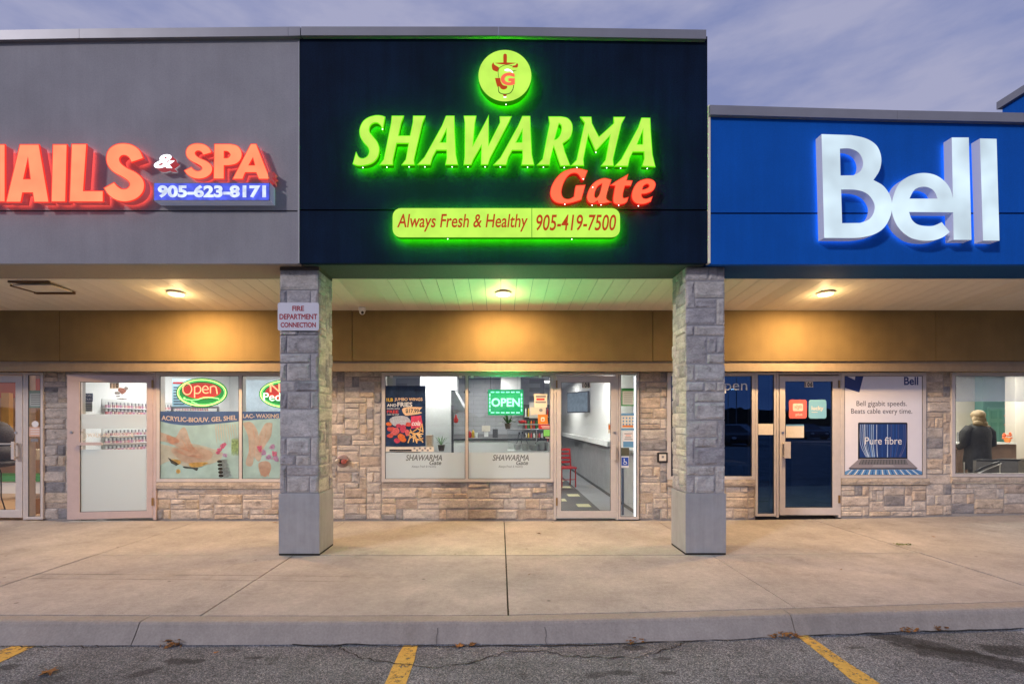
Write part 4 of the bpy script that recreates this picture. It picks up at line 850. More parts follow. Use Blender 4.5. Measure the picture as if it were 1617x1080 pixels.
# ================================================================= DOOR NUMBERS
def plate(px, py, st, D, fn=None, lab='', dark=(.06, .05, .05)):
    t = thing('number_plate', (X(px, D), D, Z(py+5, D)), lab, 'door number')
    a = MB().pbox((px-6.5, py-4.5, px+6.5, py+4.5), D-.002, D); 
    if fn: a.xf(fn)
    a.build('backing', M['paper'], t)
    for ch in (st,):
        o = text('numerals', ch, (px-5.6, py-3.8, px+5.6, py+3.6), D-.0032, .001, M['black'], t, bold=.035, spacing=1.25)
        if fn:
            wo = WL[o.name]
            for v in o.data.vertices: q = fn(Vector(v.co)+wo); v.co = q-wo
plate(925.5, 608.3, '108', FD0+.016, None, 'tan number plate 108 at the top of the middle shop door')
plate(1277.3, 607, '106', FD0+.016, None, 'tan number plate 106 at the top of the phone store door')
plate(186, 609.5, '110', FD0+.016, rotN, 'tan number plate 110 at the top of the nail salon door')
# ================================================================= INTERIORS
def room(x0, x1, y1, zf, zc, fm, wm, cm, y0=DW+.245, back=None):
    tag(MB().box(x0, x1, y0-.1, y1, zf-.06, zf).build('shop_floor', fm), kind='structure')
    tag(MB().box(x0, x1, y0-.1, y1, zc, zc+.08).build('shop_ceiling', cm), kind='structure')
    tag(MB().box(x0, x1, y1, y1+.08, zf, zc).build('interior_wall', back or wm), kind='structure')
    tag(MB().box(x0-.05, x0, y0-.1, y1, zf, zc).build('interior_wall', wm), kind='structure')
    tag(MB().box(x1, x1+.05, y0-.1, y1, zf, zc).build('interior_wall', wm), kind='structure')
def light_panel(x, y, z, sx, sy, e, lab, col=(1, .97, .92)):
    t = thing('ceiling_light', (x, y, z), lab, 'ceiling light')
    MB().box(x-sx/2-.02, x+sx/2+.02, y-sy/2-.02, y+sy/2+.02, z-.012, z+.0).build('frame', M['white'], t)
    MB().box(x-sx/2, x+sx/2, y-sy/2, y+sy/2, z-.016, z-.013).build('diffuser', M['tubelight'], t)
    ld = bpy.data.lights.new('panel', 'AREA'); ld.shape = 'RECTANGLE'; ld.size = sx; ld.size_y = sy; ld.energy = e; ld.color = col
    lo = bpy.data.objects.new('panel_lamp', ld); link(lo, t, (x, y, z-.03))
ceil = mat('ceiling_tile', (.62, .62, .61), .9, var=.05, noise_s=30)
tile_g = mat('floor_tile', (.30, .31, .33), .35, var=.1, noise_s=4)
warmw = mat('warm_wall', (.72, .68, .60), .8)
# shawarma room
SX0, SX1 = -2.9, 2.28
room(SX0, SX1, 17.9, .01, 2.75, tile_g, M['white_wall'], mat('ceiling_grey', (.42, .43, .44), .8), back=M['white_wall'])
tag(MB().box(SX1-.012, SX1-.001, 7.95, 17.8, .07, 1.02).build('wainscot', mat('wainscot_grey', (.36, .36, .37), .5, var=.12, noise_s=5)), 'mottled grey wainscot along the right wall behind the middle shop door', 'wainscot')
t = thing('wall_ledge', (SX1-.06, 12, 1.02), 'white and dark grey ledge running above the grey wainscot', 'ledge')
MB().box(SX1-.10, SX1-.001, 7.95, 17.8, 1.021, 1.06).build('dark_rail', M['mid_grey'], t)
MB().box(SX1-.16, SX1-.001, 9.6, 17.8, 1.061, 1.16).build('white_rail', M['white'], t)
MB().box(SX1-.02, SX1-.001, 7.95, 17.8, .011, .068).build('skirting', M['dark_grey'], t)
t = thing('floor_mat', (1.2, 11, .012), 'dark grey floor mat with pale yellow rectangles inside the middle shop', 'mat')
MB().box(.95, 1.75, 8.3, 13.5, .0105, .016).build('base', M['dark_grey'], t)
py_ = mat('mat_yellow', (.62, .58, .35), .8)
for i in range(7): MB().box(1.02 if i % 2 else 1.42, 1.30 if i % 2 else 1.66, 8.8+i*.62, 9.1+i*.62, .0162, .018).build('patch', py_, t)
# tv on the wall
t = thing('wall_tv', (2.1, 13, 1.95), 'flat dark television hanging on a bracket on the white wall', 'television')
rt = Matrix.Rotation(R(-62), 4, 'Z'); c_ = Vector((2.02, 12.6, 0)); fn = lambda v: c_+rt @ (v-c_)
MB().box(1.57, 2.47, 12.58, 12.63, 1.78, 2.32).xf(fn).build('screen', M['dark_grey'], t, bevel=.01)
MB().box(1.60, 2.44, 12.574, 12.579, 1.81, 2.29).xf(fn).build('picture', emis('tvpic', (.10, .13, .16), .6, .4, 9), t)
MB().box(2.05, 2.27, 12.72, 12.78, 2.0, 2.1).build('bracket', M['black'], t)
# red chair
def chair(x, y, rz, lab, m=M['red'], s=1):
    t = thing('cafe_chair', (x, y, .012), lab, 'chair'); Mr = Matrix.Rotation(R(rz), 4, 'Z'); c = Vector((x, y, .012)); fn = lambda v: c+Mr @ (v*s)
    MB().box(-.2, .2, -.2, .2, .43, .47).xf(fn).build('seat', m, t, bevel=.01)
    for a in (-1, 1):
        MB().tube([(a*.17, -.18, 0), (a*.17, -.17, .43)], .016, 8).xf(fn).build('leg', m, t)
        MB().tube([(a*.18, .22, 0), (a*.18, .18, .45), (a*.175, .24, .88)], .017, 8).xf(fn).build('leg', m, t)
    for z in (.56, .66, .76, .86): MB().box(-.17, .17, .205+(z-.5)*.09, .225+(z-.5)*.09, z-.022, z+.03).xf(fn).build('slat', m, t)
    MB().tube([(-.17, -.17, .18), (.17, -.17, .18)], .01, 6).xf(fn).build('stretcher', m, t)
    return t
chair(X(894, 11.6), 11.6, 12, 'red wooden slat back chair seen through the middle shop door')
# counter, back wall, hood
t = thing('service_counter', (-.9, 11.4, .01), 'long white service counter with a dark top inside the middle shop', 'counter')
MB().box(X(690, 11), X(862, 11), 11, 11.5, .012, 1.12).build('front', M['white'], t)
MB().box(X(688, 11), X(864, 11), 10.97, 11.6, 1.121, 1.17).build('top', M['dark_grey'], t)
gb = mat('grey_tile_wall', (.33, .34, .36), .5, var=.08, noise_s=4)
tw = tag(MB().box(SX0+.01, 1.25, 13.6, 13.7, .012, 2.74).build('interior_wall', M['mid_grey']), kind='structure')
for r_ in range(13):
    for c_ in range(7):
        xo = SX0+.02+(r_ % 2)*.3; x0_ = xo+c_*.62
        if x0_+.61 < 1.24: MB().box(x0_, x0_+.61, 13.585, 13.599, 1.2+r_*.118, 1.312+r_*.118).build('tile', gb, tw)
t = thing('extractor_hood', (X(700, 11.8), 11.8, 1.75), 'stainless steel extractor hood hanging over the counter on the left', 'hood')
b = MB(); xa, xb = X(668, 11.6), X(735, 11.6); z0, z1 = Z(648, 11.6), Z(618, 11.6)
b.add([(xa, 11.6, z0), (xb, 11.6, z0), (xb-.25, 11.6, z1), (xa, 11.6, z1), (xa, 12.8, z0), (xb, 12.8, z0), (xb-.25, 12.8, z1), (xa, 12.8, z1)], [(0, 3, 2, 1), (4, 5, 6, 7), (0, 1, 5, 4), (1, 2, 6, 5), (2, 3, 7, 6), (3, 0, 4, 7)])
b.build('canopy', mat('stainless', (.62, .64, .66), .35, metal=.7, var=.1), t); MB().box(xa, xb-.26, 11.65, 12.7, z1+.001, 2.74).build('duct', M['mid_grey'], t)
MB().box(xa-.02, xb+.02, 11.58, 11.62, z0-.05, z0-.001).build('rim', M['steel'], t)
tag(MB().box(X(664, 9.9), X(712, 9.9), 9.9, 10.0, .012, 2.2).build('partition', mat('partition_grey', (.55, .56, .57), .5, var=.04)), 'pale grey partition panel standing left of the counter', 'partition')
tag(MB().box(X(711.5, 10.4), X(716, 10.4), 10.4, 10.5, .012, 1.9).build('door_post', M['dark_grey']), 'thin dark post between the grey partition and the counter', 'post')
tag(MB().box(X(664, 10.3), X(722, 10.3), 10.25, 10.35, 2.21, 2.74).build('bulkhead', mat('bulk_grey', (.40, .42, .44), .8)), 'grey boxed bulkhead under the ceiling above the partition', 'bulkhead')
def px_thing(name, p, D, D1, mt, lab, cat, part='body', **k):
    t = thing(name, (X((p[0]+p[2])/2, D), D, Z(p[3], D)), lab, cat); MB().pbox(p, D, D1).build(part, mt, t, **k); return t
t = px_thing('receipt_printer', (761, 672, 774, 681), 11.2, 11.3, M['paper'], 'beige payment terminal on a stand on the dark counter top', 'payment terminal')
MB().pbox((764.5, 681.2, 771, 689.5), 11.22, 11.28).build('stand', M['white'], t)
# glass display cabinet with stacked pans
t = thing('display_case', (X(838, 10.2), 10.2, .01), 'glass and white display case with metal trays at the end of the counter', 'display case')
MB().box(X(802, 10.2), X(872, 10.2), 10.2, 10.9, .012, Z(712, 10.2)).build('base', M['white'], t)
MB().box(X(802, 10.2), X(872, 10.2), 10.2, 10.21, Z(712, 10.2)+.001, Z(679, 10.2)).build('glass', M['glass'], t)
MB().box(X(801, 10.2), X(873, 10.2), 10.18, 10.9, Z(679, 10.2)+.001, Z(677.5, 10.2)).build('top', M['mid_grey'], t)
MB().box(X(846.5, 10.2), X(848, 10.2), 10.19, 10.199, Z(712, 10.2)+.001, Z(679, 10.2)).build('post', M['steel'], t)
for i, (a, c, h) in enumerate(((812, 822, 702), (823, 836, 700), (838, 846, 703), (850, 860, 701), (861, 870, 699))):
    o = MB(); o.lathe((X((a+c)/2, 10.5), 10.5, Z(712, 10.5)+.002), [(.06, 0), (.085, (712-h)/F*10.5), (.09, (712-h)/F*10.5)], 14); q = tag(o.build('food_tray', M['steel']), ['round steel tray at the left end of the display case', 'taller round steel tray second from the left in the display case', 'round steel tray in the middle of the display case', 'round steel tray right of the case post', 'tallest round steel tray at the right end of the display case'][i], 'tray')
for i, (a, b_, s_) in enumerate(((818, 684, 1), (826, 680, -1), (832, 686, 1), (848, 690, -1))):
    pass
for i, (a, h, dx) in enumerate(((816, 684, 4), (823, 683, 2), (833, 687, -4), (845, 692, 9))):
    b = MB(); x_ = X(a, 10.5); z_ = Z(700, 10.5); b.tube([(x_, 10.48, z_), (x_+dx*.013, 10.48, Z(h, 10.5))], .008, 6); b.ball((x_+dx*.0135, 10.48, Z(h, 10.5)), (.018, .008, .03), 6)
    tag(b.build('ladle', M['black']), ['dark ladle leaning at the left in the display case', 'upright dark ladle second from the left', 'dark ladle leaning left behind the trays', 'long dark ladle leaning right beside the case post'][i], 'ladle')
# potted plant
def plant(x, y, z, h, lab, n=26, rr=.18, mt='leaf'):
    t = thing('potted_plant', (x, y, z), lab, 'plant')
    MB().lathe((x, y, z), [(.05, 0), (.07, .11), (.075, .12)], 12).build('pot', mat('pot_dark', (.10, .07, .05), .5), t)
    b = MB()
    for i in range(n):
        a = rnd.uniform(0, 6.28); el = rnd.uniform(.2, 1.3); l_ = h*rnd.uniform(.6, 1); d = Vector((math.cos(a)*math.cos(el), math.sin(a)*math.cos(el), math.sin(el)))
        s = d.cross(Vector((0, 0, 1))).normalized()*.014; p0 = Vector((x, y, z+.11)); p1 = p0+d*l_*.6; p2 = p0+d*l_+Vector((0, 0, -.25*l_*math.cos(el)))
        b.add([p0-s*.4, p0+s*.4, p1+s, p1-s, p2], [(0, 1, 2, 3), (3, 2, 4)])
    b.build('foliage', M[mt], t); return t
plant(X(802, 10.55), 10.55, Z(677.3, 10.55), .34, 'leafy green plant in a dark pot on top of the display case', n=44)
plant(X(697, 9.5), 9.5, Z(712, 9.5), .30, 'small green plant low behind the left pane of the middle shop window', n=12)
t = px_thing('cutting_ring', (678, 690, 690, 712), 9.3, 9.5, M['mid_grey'], 'grey rounded chair back behind the left window pane', 'chair back') if False else None
tag(MB().lathe((X(720, 11.1), 11.1, Z(668, 11.1)), [(.01, 0), (.05, .02), (.055, .08), (.03, .13), (.01, .2)], 12).build('hanging_lantern', M['red'], smooth=True), 'small red lantern hanging in front of the counter', 'lantern')
tag(MB().lathe((X(824, 11.1), 11.1, Z(668.5, 11.1)), [(.06, 0), (.085, .05), (.085, .07)], 12).build('bowl', M['red'], smooth=True), 'red bowl on the shelf above the display case', 'bowl')
tag(MB().box(X(818, 11.3), X(868, 11.3), 11.0, 11.4, Z(668.8, 11.3)-.03, Z(668.8, 11.3)-.002).build('shelf', M['steel']), 'thin steel shelf above the display case', 'shelf')
tag(MB().box(X(836, 12.4), X(862, 12.4), 12.4, 12.44, Z(660, 12.4), Z(635, 12.4)).build('menu_board', warmw), 'pale menu board on the back wall left of the beige notice', 'menu board')
tag(MB().box(X(791, 12.8), X(822, 12.8), 12.8, 13.2, 2.3, 2.74).build('ceiling_unit', M['white']), 'white boxed air unit under the ceiling behind the open sign', 'air unit')
for x_, y_, e, lab in ((-1.3, 9.6, 75, 'bright square light panel over the front of the middle shop'), (-.4, 12.2, 60, 'square light panel over the counter of the middle shop'), (1.4, 14.5, 60, 'square light panel at the back of the middle shop'), (1.3, 10.2, 60, 'square light panel just inside the middle shop door')):
    light_panel(x_, y_, 2.745, .6, .6, e*IN_K, lab)
# nail salon
NX0, NX1 = -6.98, -2.97
room(NX0, NX1, 12.6, .02, 2.75, mat('salon_floor', (.5, .47, .43), .4), M['white_wall'], ceil)
for x_, y_, lab in ((-5.9, 9.4, 'square light panel over the nail salon entrance'), (-4.0, 9.4, 'square light panel behind the nail salon window'), (-5, 11.5, 'square light panel at the back of the nail salon')): light_panel(x_, y_, 2.745, .6, 1.1, 50*IN_K, lab, (1, .98, .96))
pc = [mat('polish_%d' % i, c, .3) for i, c in enumerate(((.6, .22, .24), (.65, .38, .42), (.5, .25, .38), (.68, .58, .5), (.4, .22, .24), (.7, .48, .42)))]  # bottle colours paled, the overexposed look put into them
WX = NX0
for z0_, z1_, rows, lab in ((1.68, 1.92, 2, 'upper white wall rack of small nail polish bottles'), (1.02, 1.44, 3, 'lower white wall rack of small nail polish bottles')):
    ya, yb = 8.55, 11.6; t = thing('polish_rack', (WX+.06, 10, z0_), lab, 'rack'); MB().box(WX+.001, WX+.012, ya, yb, z0_-.02, z1_+.03).build('back', mat('rack_back', (.60, .60, .58), .5), t)
    for r_ in range(rows):
        zz = z0_+(z1_-z0_)*r_/rows; MB().box(WX+.0125, WX+.09, ya, yb, zz-.010, zz).build('shelf', M['white'], t)
        for q in range(6):
            b = MB()
            for k in range(q, 66, 6):
                yy = ya+.03+k*.0455; b.box(WX+.045, WX+.075, yy-.013, yy+.013, zz+.001, zz+.05); b.box(WX+.052, WX+.068, yy-.007, yy+.007, zz+.051, zz+.10, 1)
            o = b.build('polish_bottles', [pc[(q+r_) % 6], M['mid_grey'] if q % 2 else M['white']], t); o['kind'] = 'stuff'
tag(MB().box(-6.0, -4.6, 9.9, 10.4, .021, 1.0).build('reception_desk', M['white']), 'white reception desk behind the frosted nail salon door', 'desk')
t = thing('salon_poster', (X(190, DG), 10.0, 1.9), 'blue framed notice seen at the left in the salon doorway', 'poster') if False else None
# poster light blue chart, picture frame in salon
t = thing('price_chart', (X(280, 9.2), 9.2, 1.7), 'pale blue price chart on the salon wall behind the oval open sign', 'poster')
MB().pbox((272, 598, 300, 645), 9.2, 9.22).build('sheet', emis('chart', (.25, .5, .6), .35, .2, 20, face=(.4, .6, .7)), t); MB().pbox((273, 603, 290, 606), 9.196, 9.199).build('heading', M['red'], t)  # sheet glows of itself, brightness put in without a lamp
for k in range(7): MB().pbox((274, 611+k*4.4, 288+(k*5) % 9, 612.6+k*4.4), 9.196, 9.199).build('text_line', M['navy'], t)
t = thing('desk_screen', (X(308, 9), 9, 1.3), 'dark rectangular frame standing behind the salon window film', 'frame')
for q in ((270, 642, 345, 644.5), (270, 644.6, 272.5, 700), (342.5, 644.6, 345, 668)): MB().pbox(q, 9.0, 9.03).build('bar', M['mid_grey'], t)
t = thing('cabinet', (X(398, 10), 10, .02), 'grey blue cabinet at the right behind the nail salon window', 'cabinet'); MB().pbox((388, 600, 470, 700), 10, 10.5).build('body', mat('cab_blue', (.35, .42, .48), .6, var=.2, noise_s=5), t)
# orange shop at the far left
OX0 = -15.5
room(OX0, NX0-.06, 12.0, .02, 2.75, mat('orange_floor', (.55, .38, .25), .5), mat('orange_wall', (.75, .42, .26), .8), ceil, back=mat('peach_wall', (.72, .48, .32), .8))
light_panel(-8.3, 9.4, 2.745, .6, 1.1, 80*IN_K, 'square light panel in the orange shop', (1, .78, .55))
D = 11.8
tag(MB().box(OX0, NX0-.07, D, D+.1, Z(628, D), Z(598, D)).build('header_beam', mat('coral', (.8, .16, .10), .7)), 'coral red beam across the top of the orange shop', 'beam')
tag(MB().box(X(2, 11), X(14, 11), 11, 11.1, .8, 2.2).build('yellow_panel', mat('yellow_pan', (.75, .5, .2), .8)), 'warm yellow upright panel in the orange shop', 'panel')
t = thing('green_bench', (X(30, 10.5), 10.5, .02), 'long low green and white bench in the orange shop', 'bench')
MB().box(-13, NX0-.07, 10.4, 10.9, .022, .28).build('base', M['white'], t); MB().box(-13.02, NX0-.065, 10.36, 10.92, .281, .40).build('cushion', M['green'], t)
tag(MB().box(X(43, 9.6), X(70, 9.6), 9.6, 10.2, .8, 1.0).build('shelf_counter', warmw), 'pale counter slab seen through the left sidelight', 'counter')
# stroller-like dark chair with polka cloth
t = thing('lounge_chair', (X(6, 8.6), 8.6, .02), 'black patterned padded chair on a thin curved metal frame inside the orange shop', 'chair')
b = MB(); xx = X(2, 8.6)
b.ball((xx-.1, 8.65, 1.30), (.22, .2, .26), 12); b.ball((xx-.05, 8.6, .98), (.28, .24, .16), 12); b.ball((xx-.02, 8.55, .82), (.30, .25, .07), 12)
b.build('cushions', mat('dark_cloth', (.03, .03, .045), .8, var=.5, noise_s=30), t, smooth=True)
b = MB(); b.tube([(xx-.1, 8.5, .72), (xx+.06, 8.5, .75), (xx+.1, 8.5, .66), (xx+.1, 8.5, .25), (xx+.17, 8.5, .02)], .010, 8); b.build('leg', M['black'], t, smooth=True)
b = MB(); b.tube([(xx-.5, 8.8, .72), (xx-.44, 8.8, .3), (xx-.36, 8.8, .02)], .010, 8); b.build('leg', M['black'], t, smooth=True)
b = MB()
for k in range(13): b.ball((xx-.2+.055*(k % 5)+rnd.uniform(-.02, .02), 8.37+.012*(k % 3), 1.18+.1*(k//5)+rnd.uniform(-.02, .02)), (.022, .012, .022), 6)
b.build('dots', M['white'], t)
# phone shop (dark) and right office
room(2.38, 6.86, 13, .04, 2.75, mat('phone_floor', (.12, .09, .07), .5), mat('phone_wall', (.08, .09, .12), .8), M['mid_grey'])
light_panel(5.6, 10.5, 2.745, .3, .6, 9*IN_K, 'small dim light panel added to light the dark phone store', (1, .75, .5))  # added lamp, gives the dark interior a weak warm light
t = thing('display_table', (4.2, 9.5, .04), 'low dark display table inside the phone store', 'table')
MB().box(3.5, 4.7, 9.2, 9.9, .72, .78).build('top', M['mid_grey'], t)
for a in (3.55, 4.6):
    for c in (9.25, 9.8): MB().box(a, a+.05, c, c+.05, .041, .719).build('leg', M['black'], t)
tag(MB().box(6.1, 6.6, 9, 10.2, .041, 1.1).build('storage_cabinet', M['mid_grey']), 'grey cabinet on the right inside the phone store', 'cabinet')
RX1 = 11.9
wo_ = mat('office_white', (.72, .68, .61), .8)
room(6.95, RX1, 11.4, .1, 2.75, mat('office_floor', (.35, .28, .2), .5), wo_, mat('office_ceiling', (.5, .55, .58), .9))
light_panel(8.2, 9.3, 2.745, .6, 1.1, 70*IN_K, 'square light panel over the front of the office', (1, .93, .8)); light_panel(10.2, 9.3, 2.745, .6, 1.1, 70*IN_K, 'square light panel over the right side of the office', (1, .93, .8))
teal = mat('teal', (.16, .42, .37), .6)
D = 11.2; t = thing('teal_alcove', (X(1578, D), D, .1), 'teal green wall alcove with a panelled door of the same colour', 'wall panel')
MB().pbox((1552, 560, 1604, 720), D, D+.19).build('wall', teal, t)
dd = MB().pbox((1562, 643, 1592, 716), D-.05, D-.001).build('door', mat('teal_door', (.20, .48, .42), .5), t)
for q in ((1565, 648, 1575, 661), (1579, 648, 1589, 661), (1565, 666, 1575, 710), (1579, 666, 1589, 710)): MB().pbox(q, D-.062, D-.051).build('panel', teal, dd, bevel=.006)
t = thing('lit_shelf', (X(1597, 10.9), 10.9, 1.1), 'narrow bright window right of the teal door, shown as glowing coloured boxes', 'shelf')
for k in range(4): MB().pbox((1592.5, 643+k*14.5, 1602, 655+k*14.5), 10.9, 10.95).build('box', emis('lit%d' % k, ((.75, .9, .85), (.85, .75, .5), (.7, .75, .5), (.85, .8, .75))[k], .8, .3, 30), t); MB().pbox((1592, 655.3+k*14.5, 1602.5, 657+k*14.5), 10.88, 10.97).build('shelf', M['orange'], t)  # glowing boxes on shelves stand for a bright window
tag(MB().pbox((1603, 560, 1800, 735), 10.0, 10.2).build('partition', wo_), 'plain cream partition at the right edge behind the office window', 'partition')
t = thing('reception_desk', (X(1580, 9.7), 9.7, .1), 'dark brown reception counter with a white top behind the woman', 'desk')
MB().pbox((1512, 701.5, 1605, 770), 9.7, 10.1).build('front', mat('desk_brown', (.16, .10, .075), .5, var=.3, noise_s=4), t); MB().pbox((1506, 699, 1606, 701.3), 9.66, 10.15).build('top', M['white'], t)
t = thing('picture_frame', (X(1519, 9.9), 9.9, 1.1), 'small dark framed board standing on the desk left of the woman', 'picture')
MB().pbox((1513, 682, 1526, 698.5), 9.85, 9.88).build('frame', M['mid_grey'], t); MB().pbox((1514.5, 684, 1525, 697), 9.843, 9.849).build('board', M['black'], t)
for k in range(4): MB().pbox((1516, 686+k*2.8, 1523, 687+k*2.8), 9.84, 9.8425).build('text_line', M['paper'], t)
t = thing('flower_vase', (X(1591, 9.8), 9.8, Z(699, 9.8)), 'small vase with orange flowers on the white desk top', 'vase')
MB().lathe((X(1591, 9.8), 9.8, Z(699, 9.8)), [(.03, 0), (.055, .05), (.04, .1)], 12).build('vase', M['orange'], t, smooth=True)
b = MB()
for k in range(14): a = rnd.uniform(0, 6.28); b.ball((X(1591, 9.8)+math.cos(a)*rnd.uniform(0, .09), 9.8+math.sin(a)*.05, Z(699, 9.8)+rnd.uniform(.09, .2)), .02, 6)
b.build('flowers', mat('flower_orange', (.75, .16, .05), .6), t)
# armchair
t = thing('armchair', (X(1585, 8.5), 8.5, .1), 'dark grey armchair with a curved pale metal arm behind the office window', 'armchair')
D = 8.5; b = MB()
n = 12; top = [(X(1568+k*8, D), D-.0+.3*abs(k-5)/5, Z(727 if 2 < k < 9 else 729, D)) for k in range(12)]
for k, p_ in enumerate(top): b.v += [(p_[0], p_[1], p_[2]), (p_[0], p_[1]+.06, p_[2]), (p_[0], p_[1]+.06, .35), (p_[0], p_[1], .35)]
for k in range(11):
    for j in range(4): b.f.append([k*4+j, (k+1)*4+j, (k+1)*4+(j+1) % 4, k*4+(j+1) % 4]); b.mi.append(0)
b.f += [[0, 1, 2, 3], [47, 46, 45, 44]]; b.mi += [0, 0]
b.build('back', mat('chair_grey', (.10, .095, .09), .6, var=.15), t)
MB().tube([(a, c-.01, z+.01) for a, c, z in top], .018, 8).build('top_rail', M['black'], t, smooth=True)
MB().tube([(X(1540, D), D, Z(745, D)), (X(1550, D), D, Z(739, D)), (X(1566, D), D, Z(733, D)), (X(1578, D), D, Z(729, D))], .02, 8).build('arm', M['black'], t, smooth=True)
MB().tube([(X(1541, D), D-.03, Z(748, D)), (X(1552, D), D-.03, Z(742, D)), (X(1570, D), D-.03, Z(735, D)), (X(1579, D), D-.03, Z(731, D))], .008, 6).build('arm_trim', M['steel'], t, smooth=True)
MB().box(X(1568, D), X(1650, D), D+.1, D+.7, .36, .55).build('seat', mat('chair_grey2', (.10, .095, .09), .6), t, bevel=.02)
for a in (1545, 1566, 1579, 1650): MB().tube([(X(a, D), D+(.0 if a != 1566 else .5), .1), (X(a, D), D+(.0 if a != 1566 else .5), Z(742 if a == 1545 else 733, D))], .010, 8).build('leg', M['steel'], t)
# the woman
def person(x, y, zf, lab):
    P = thing('person', (x, y, zf), lab, 'person')
    J = {'pel': (0, 0, .92, .13, .10), 'ch': (0, .0, 1.22, .155, .10), 'nk0': (0, .0, 1.40, .07, .06), 'nk': (.0, .01, 1.46, .052, .052), 'hd': (.0, .02, 1.56, .085, .09), 'top': (.0, .015, 1.63, .07, .08)}
    V = []; Ed = []; Rr = []; ix = {}
    def av(n, p, r): ix[n] = len(V); V.append(p); Rr.append(r)
    for k_, q in J.items(): av(k_, q[:3], q[3:])
    for a, c in (('pel', 'ch'), ('ch', 'nk0'), ('nk0', 'nk'), ('nk', 'hd'), ('hd', 'top')): Ed.append((ix[a], ix[c]))
    for s in (-1, 1):
        n = str(s)
        for nm, p, r in (('sh', (s*.17, 0, 1.36), (.055, .055)), ('el', (s*.235, -.02, 1.08), (.042, .042)), ('wr', (s*.17, .17, 1.0), (.028, .028)), ('pm', (s*.14, .23, 1.0), (.034, .018)),
                         ('hp', (s*.09, 0, .86), (.09, .09)), ('kn', (s*.10, -.01, .47), (.055, .06)), ('an', (s*.10, .02, .09), (.036, .036)), ('to', (s*.11, .13, .03), (.036, .028))): av(nm+n, p, r)
        for a, c in (('ch', 'sh'+n), ('sh'+n, 'el'+n), ('el'+n, 'wr'+n), ('wr'+n, 'pm'+n), ('pel', 'hp'+n), ('hp'+n, 'kn'+n), ('kn'+n, 'an'+n), ('an'+n, 'to'+n)): Ed.append((ix[a], ix[c]))
        for f_ in range(5):
            ang = (-.03+.015*f_); l_ = (.045, .07, .078, .07, .055)[f_]; bx = s*.14+(f_-2)*.016
            av('f%d%s' % (f_, n), (bx, .265, .995), (.009, .009)); av('g%d%s' % (f_, n), (bx, .265+l_*.6, .975), (.008, .008)); av('h%d%s' % (f_, n), (bx, .265+l_*.8, .955), (.007, .007))
            Ed += [(ix['pm'+n], ix['f%d%s' % (f_, n)]), (ix['f%d%s' % (f_, n)], ix['g%d%s' % (f_, n)]), (ix['g%d%s' % (f_, n)], ix['h%d%s' % (f_, n)])]
    me = bpy.data.meshes.new('body'); me.from_pydata(V, Ed, []); me.materials.append(mat('skin', (.5, .32, .25), .6))
    o = bpy.data.objects.new('body', me); link(o, P, (x, y, zf)); md = o.modifiers.new('skin', 'SKIN')
    for i, r in enumerate(Rr): me.skin_vertices[0].data[i].radius = r; me.skin_vertices[0].data[i].use_root = (i == 0)
    sb = o.modifiers.new('sub', 'SUBSURF'); sb.levels = 1; sb.render_levels = 2
    coat = mat('coat_black', (.016, .016, .017), .75, var=.5, noise_s=14, bump=.8, bump_s=30)
    b = MB(); n = 20; prof = [(.60, .235, .17), (.75, .23, .165), (.92, .215, .155), (1.08, .205, .15), (1.22, .215, .15), (1.33, .21, .14), (1.40, .15, .11), (1.44, .09, .08)]
    for z, rx, ry in prof:
        for k in range(n): a = k*2*math.pi/n; w_ = 1+.035*math.sin(a*5+z*9)+rnd.uniform(-.012, .012); b.v.append((x+rx*w_*math.cos(a), y+ry*w_*math.sin(a), zf+z))
    for i in range(len(prof)-1):
        for k in range(n): b.f.append([i*n+k, i*n+(k+1) % n, (i+1)*n+(k+1) % n, (i+1)*n+k]); b.mi.append(0)
    for s in (-1, 1): b.tube([(x+s*.15, y, zf+1.37), (x+s*.235, y, zf+1.28), (x+s*.255, y-.01, zf+1.07), (x+s*.19, y+.16, zf+1.0)], .07, 12, taper=[1, 1.05, .95, .7])
    b.v = [tuple(Vector(q)+.014*noise.noise_vector(Vector(q)*9)) for q in b.v]
    b.build('coat', coat, P, smooth=True)
    b = MB(); hair = mat('hair_blond', (.30, .22, .13), .6, var=.25, noise_s=40)
    for dx, dy, dz, r in ((0, -.005, 1.60, (.105, .11, .10)), (0, -.02, 1.53, (.105, .085, .11)), (.04, -.05, 1.44, (.085, .06, .07)), (-.05, -.05, 1.45, (.08, .06, .065)), (.10, -.05, 1.395, (.07, .05, .03))): b.ball((x+dx, y+dy, zf+dz), r, 14)
    for k in range(60):      # loose strands
        a = rnd.uniform(-2.9, -.2); r0 = .10; px_, py_ = x+r0*math.cos(a), y+r0*math.sin(a)*1.0; z_ = zf+rnd.uniform(1.50, 1.64)
        b.tube([(px_*.999, py_+.02, z_), (px_+rnd.uniform(-.01, .02), py_, z_-.10), (px_+rnd.uniform(-.01, .05), py_+rnd.uniform(-.01, .02), z_-rnd.uniform(.18, .26))], .009, 5, taper=[1, .9, .3])
    b.build('hair', hair, P, smooth=True)
    b = MB()
    for s in (-1, 1): b.tube([(x+s*.09, y, zf+.86), (x+s*.1, y-.01, zf+.47), (x+s*.1, y+.01, zf+.1)], .085, 12, taper=[1.05, .8, .62])
    b.build('trousers', M['black'], P, smooth=True)
    b = MB()
    for s in (-1, 1): b.ball((x+s*.11, y+.06, zf+.045), (.048, .12, .045), 10)
    b.build('shoes', M['dark_grey'], P, smooth=True)
person(X(1544, 9.0), 9.0, .1-.03, 'woman with blond hair seen from behind in a black coat at the office desk')
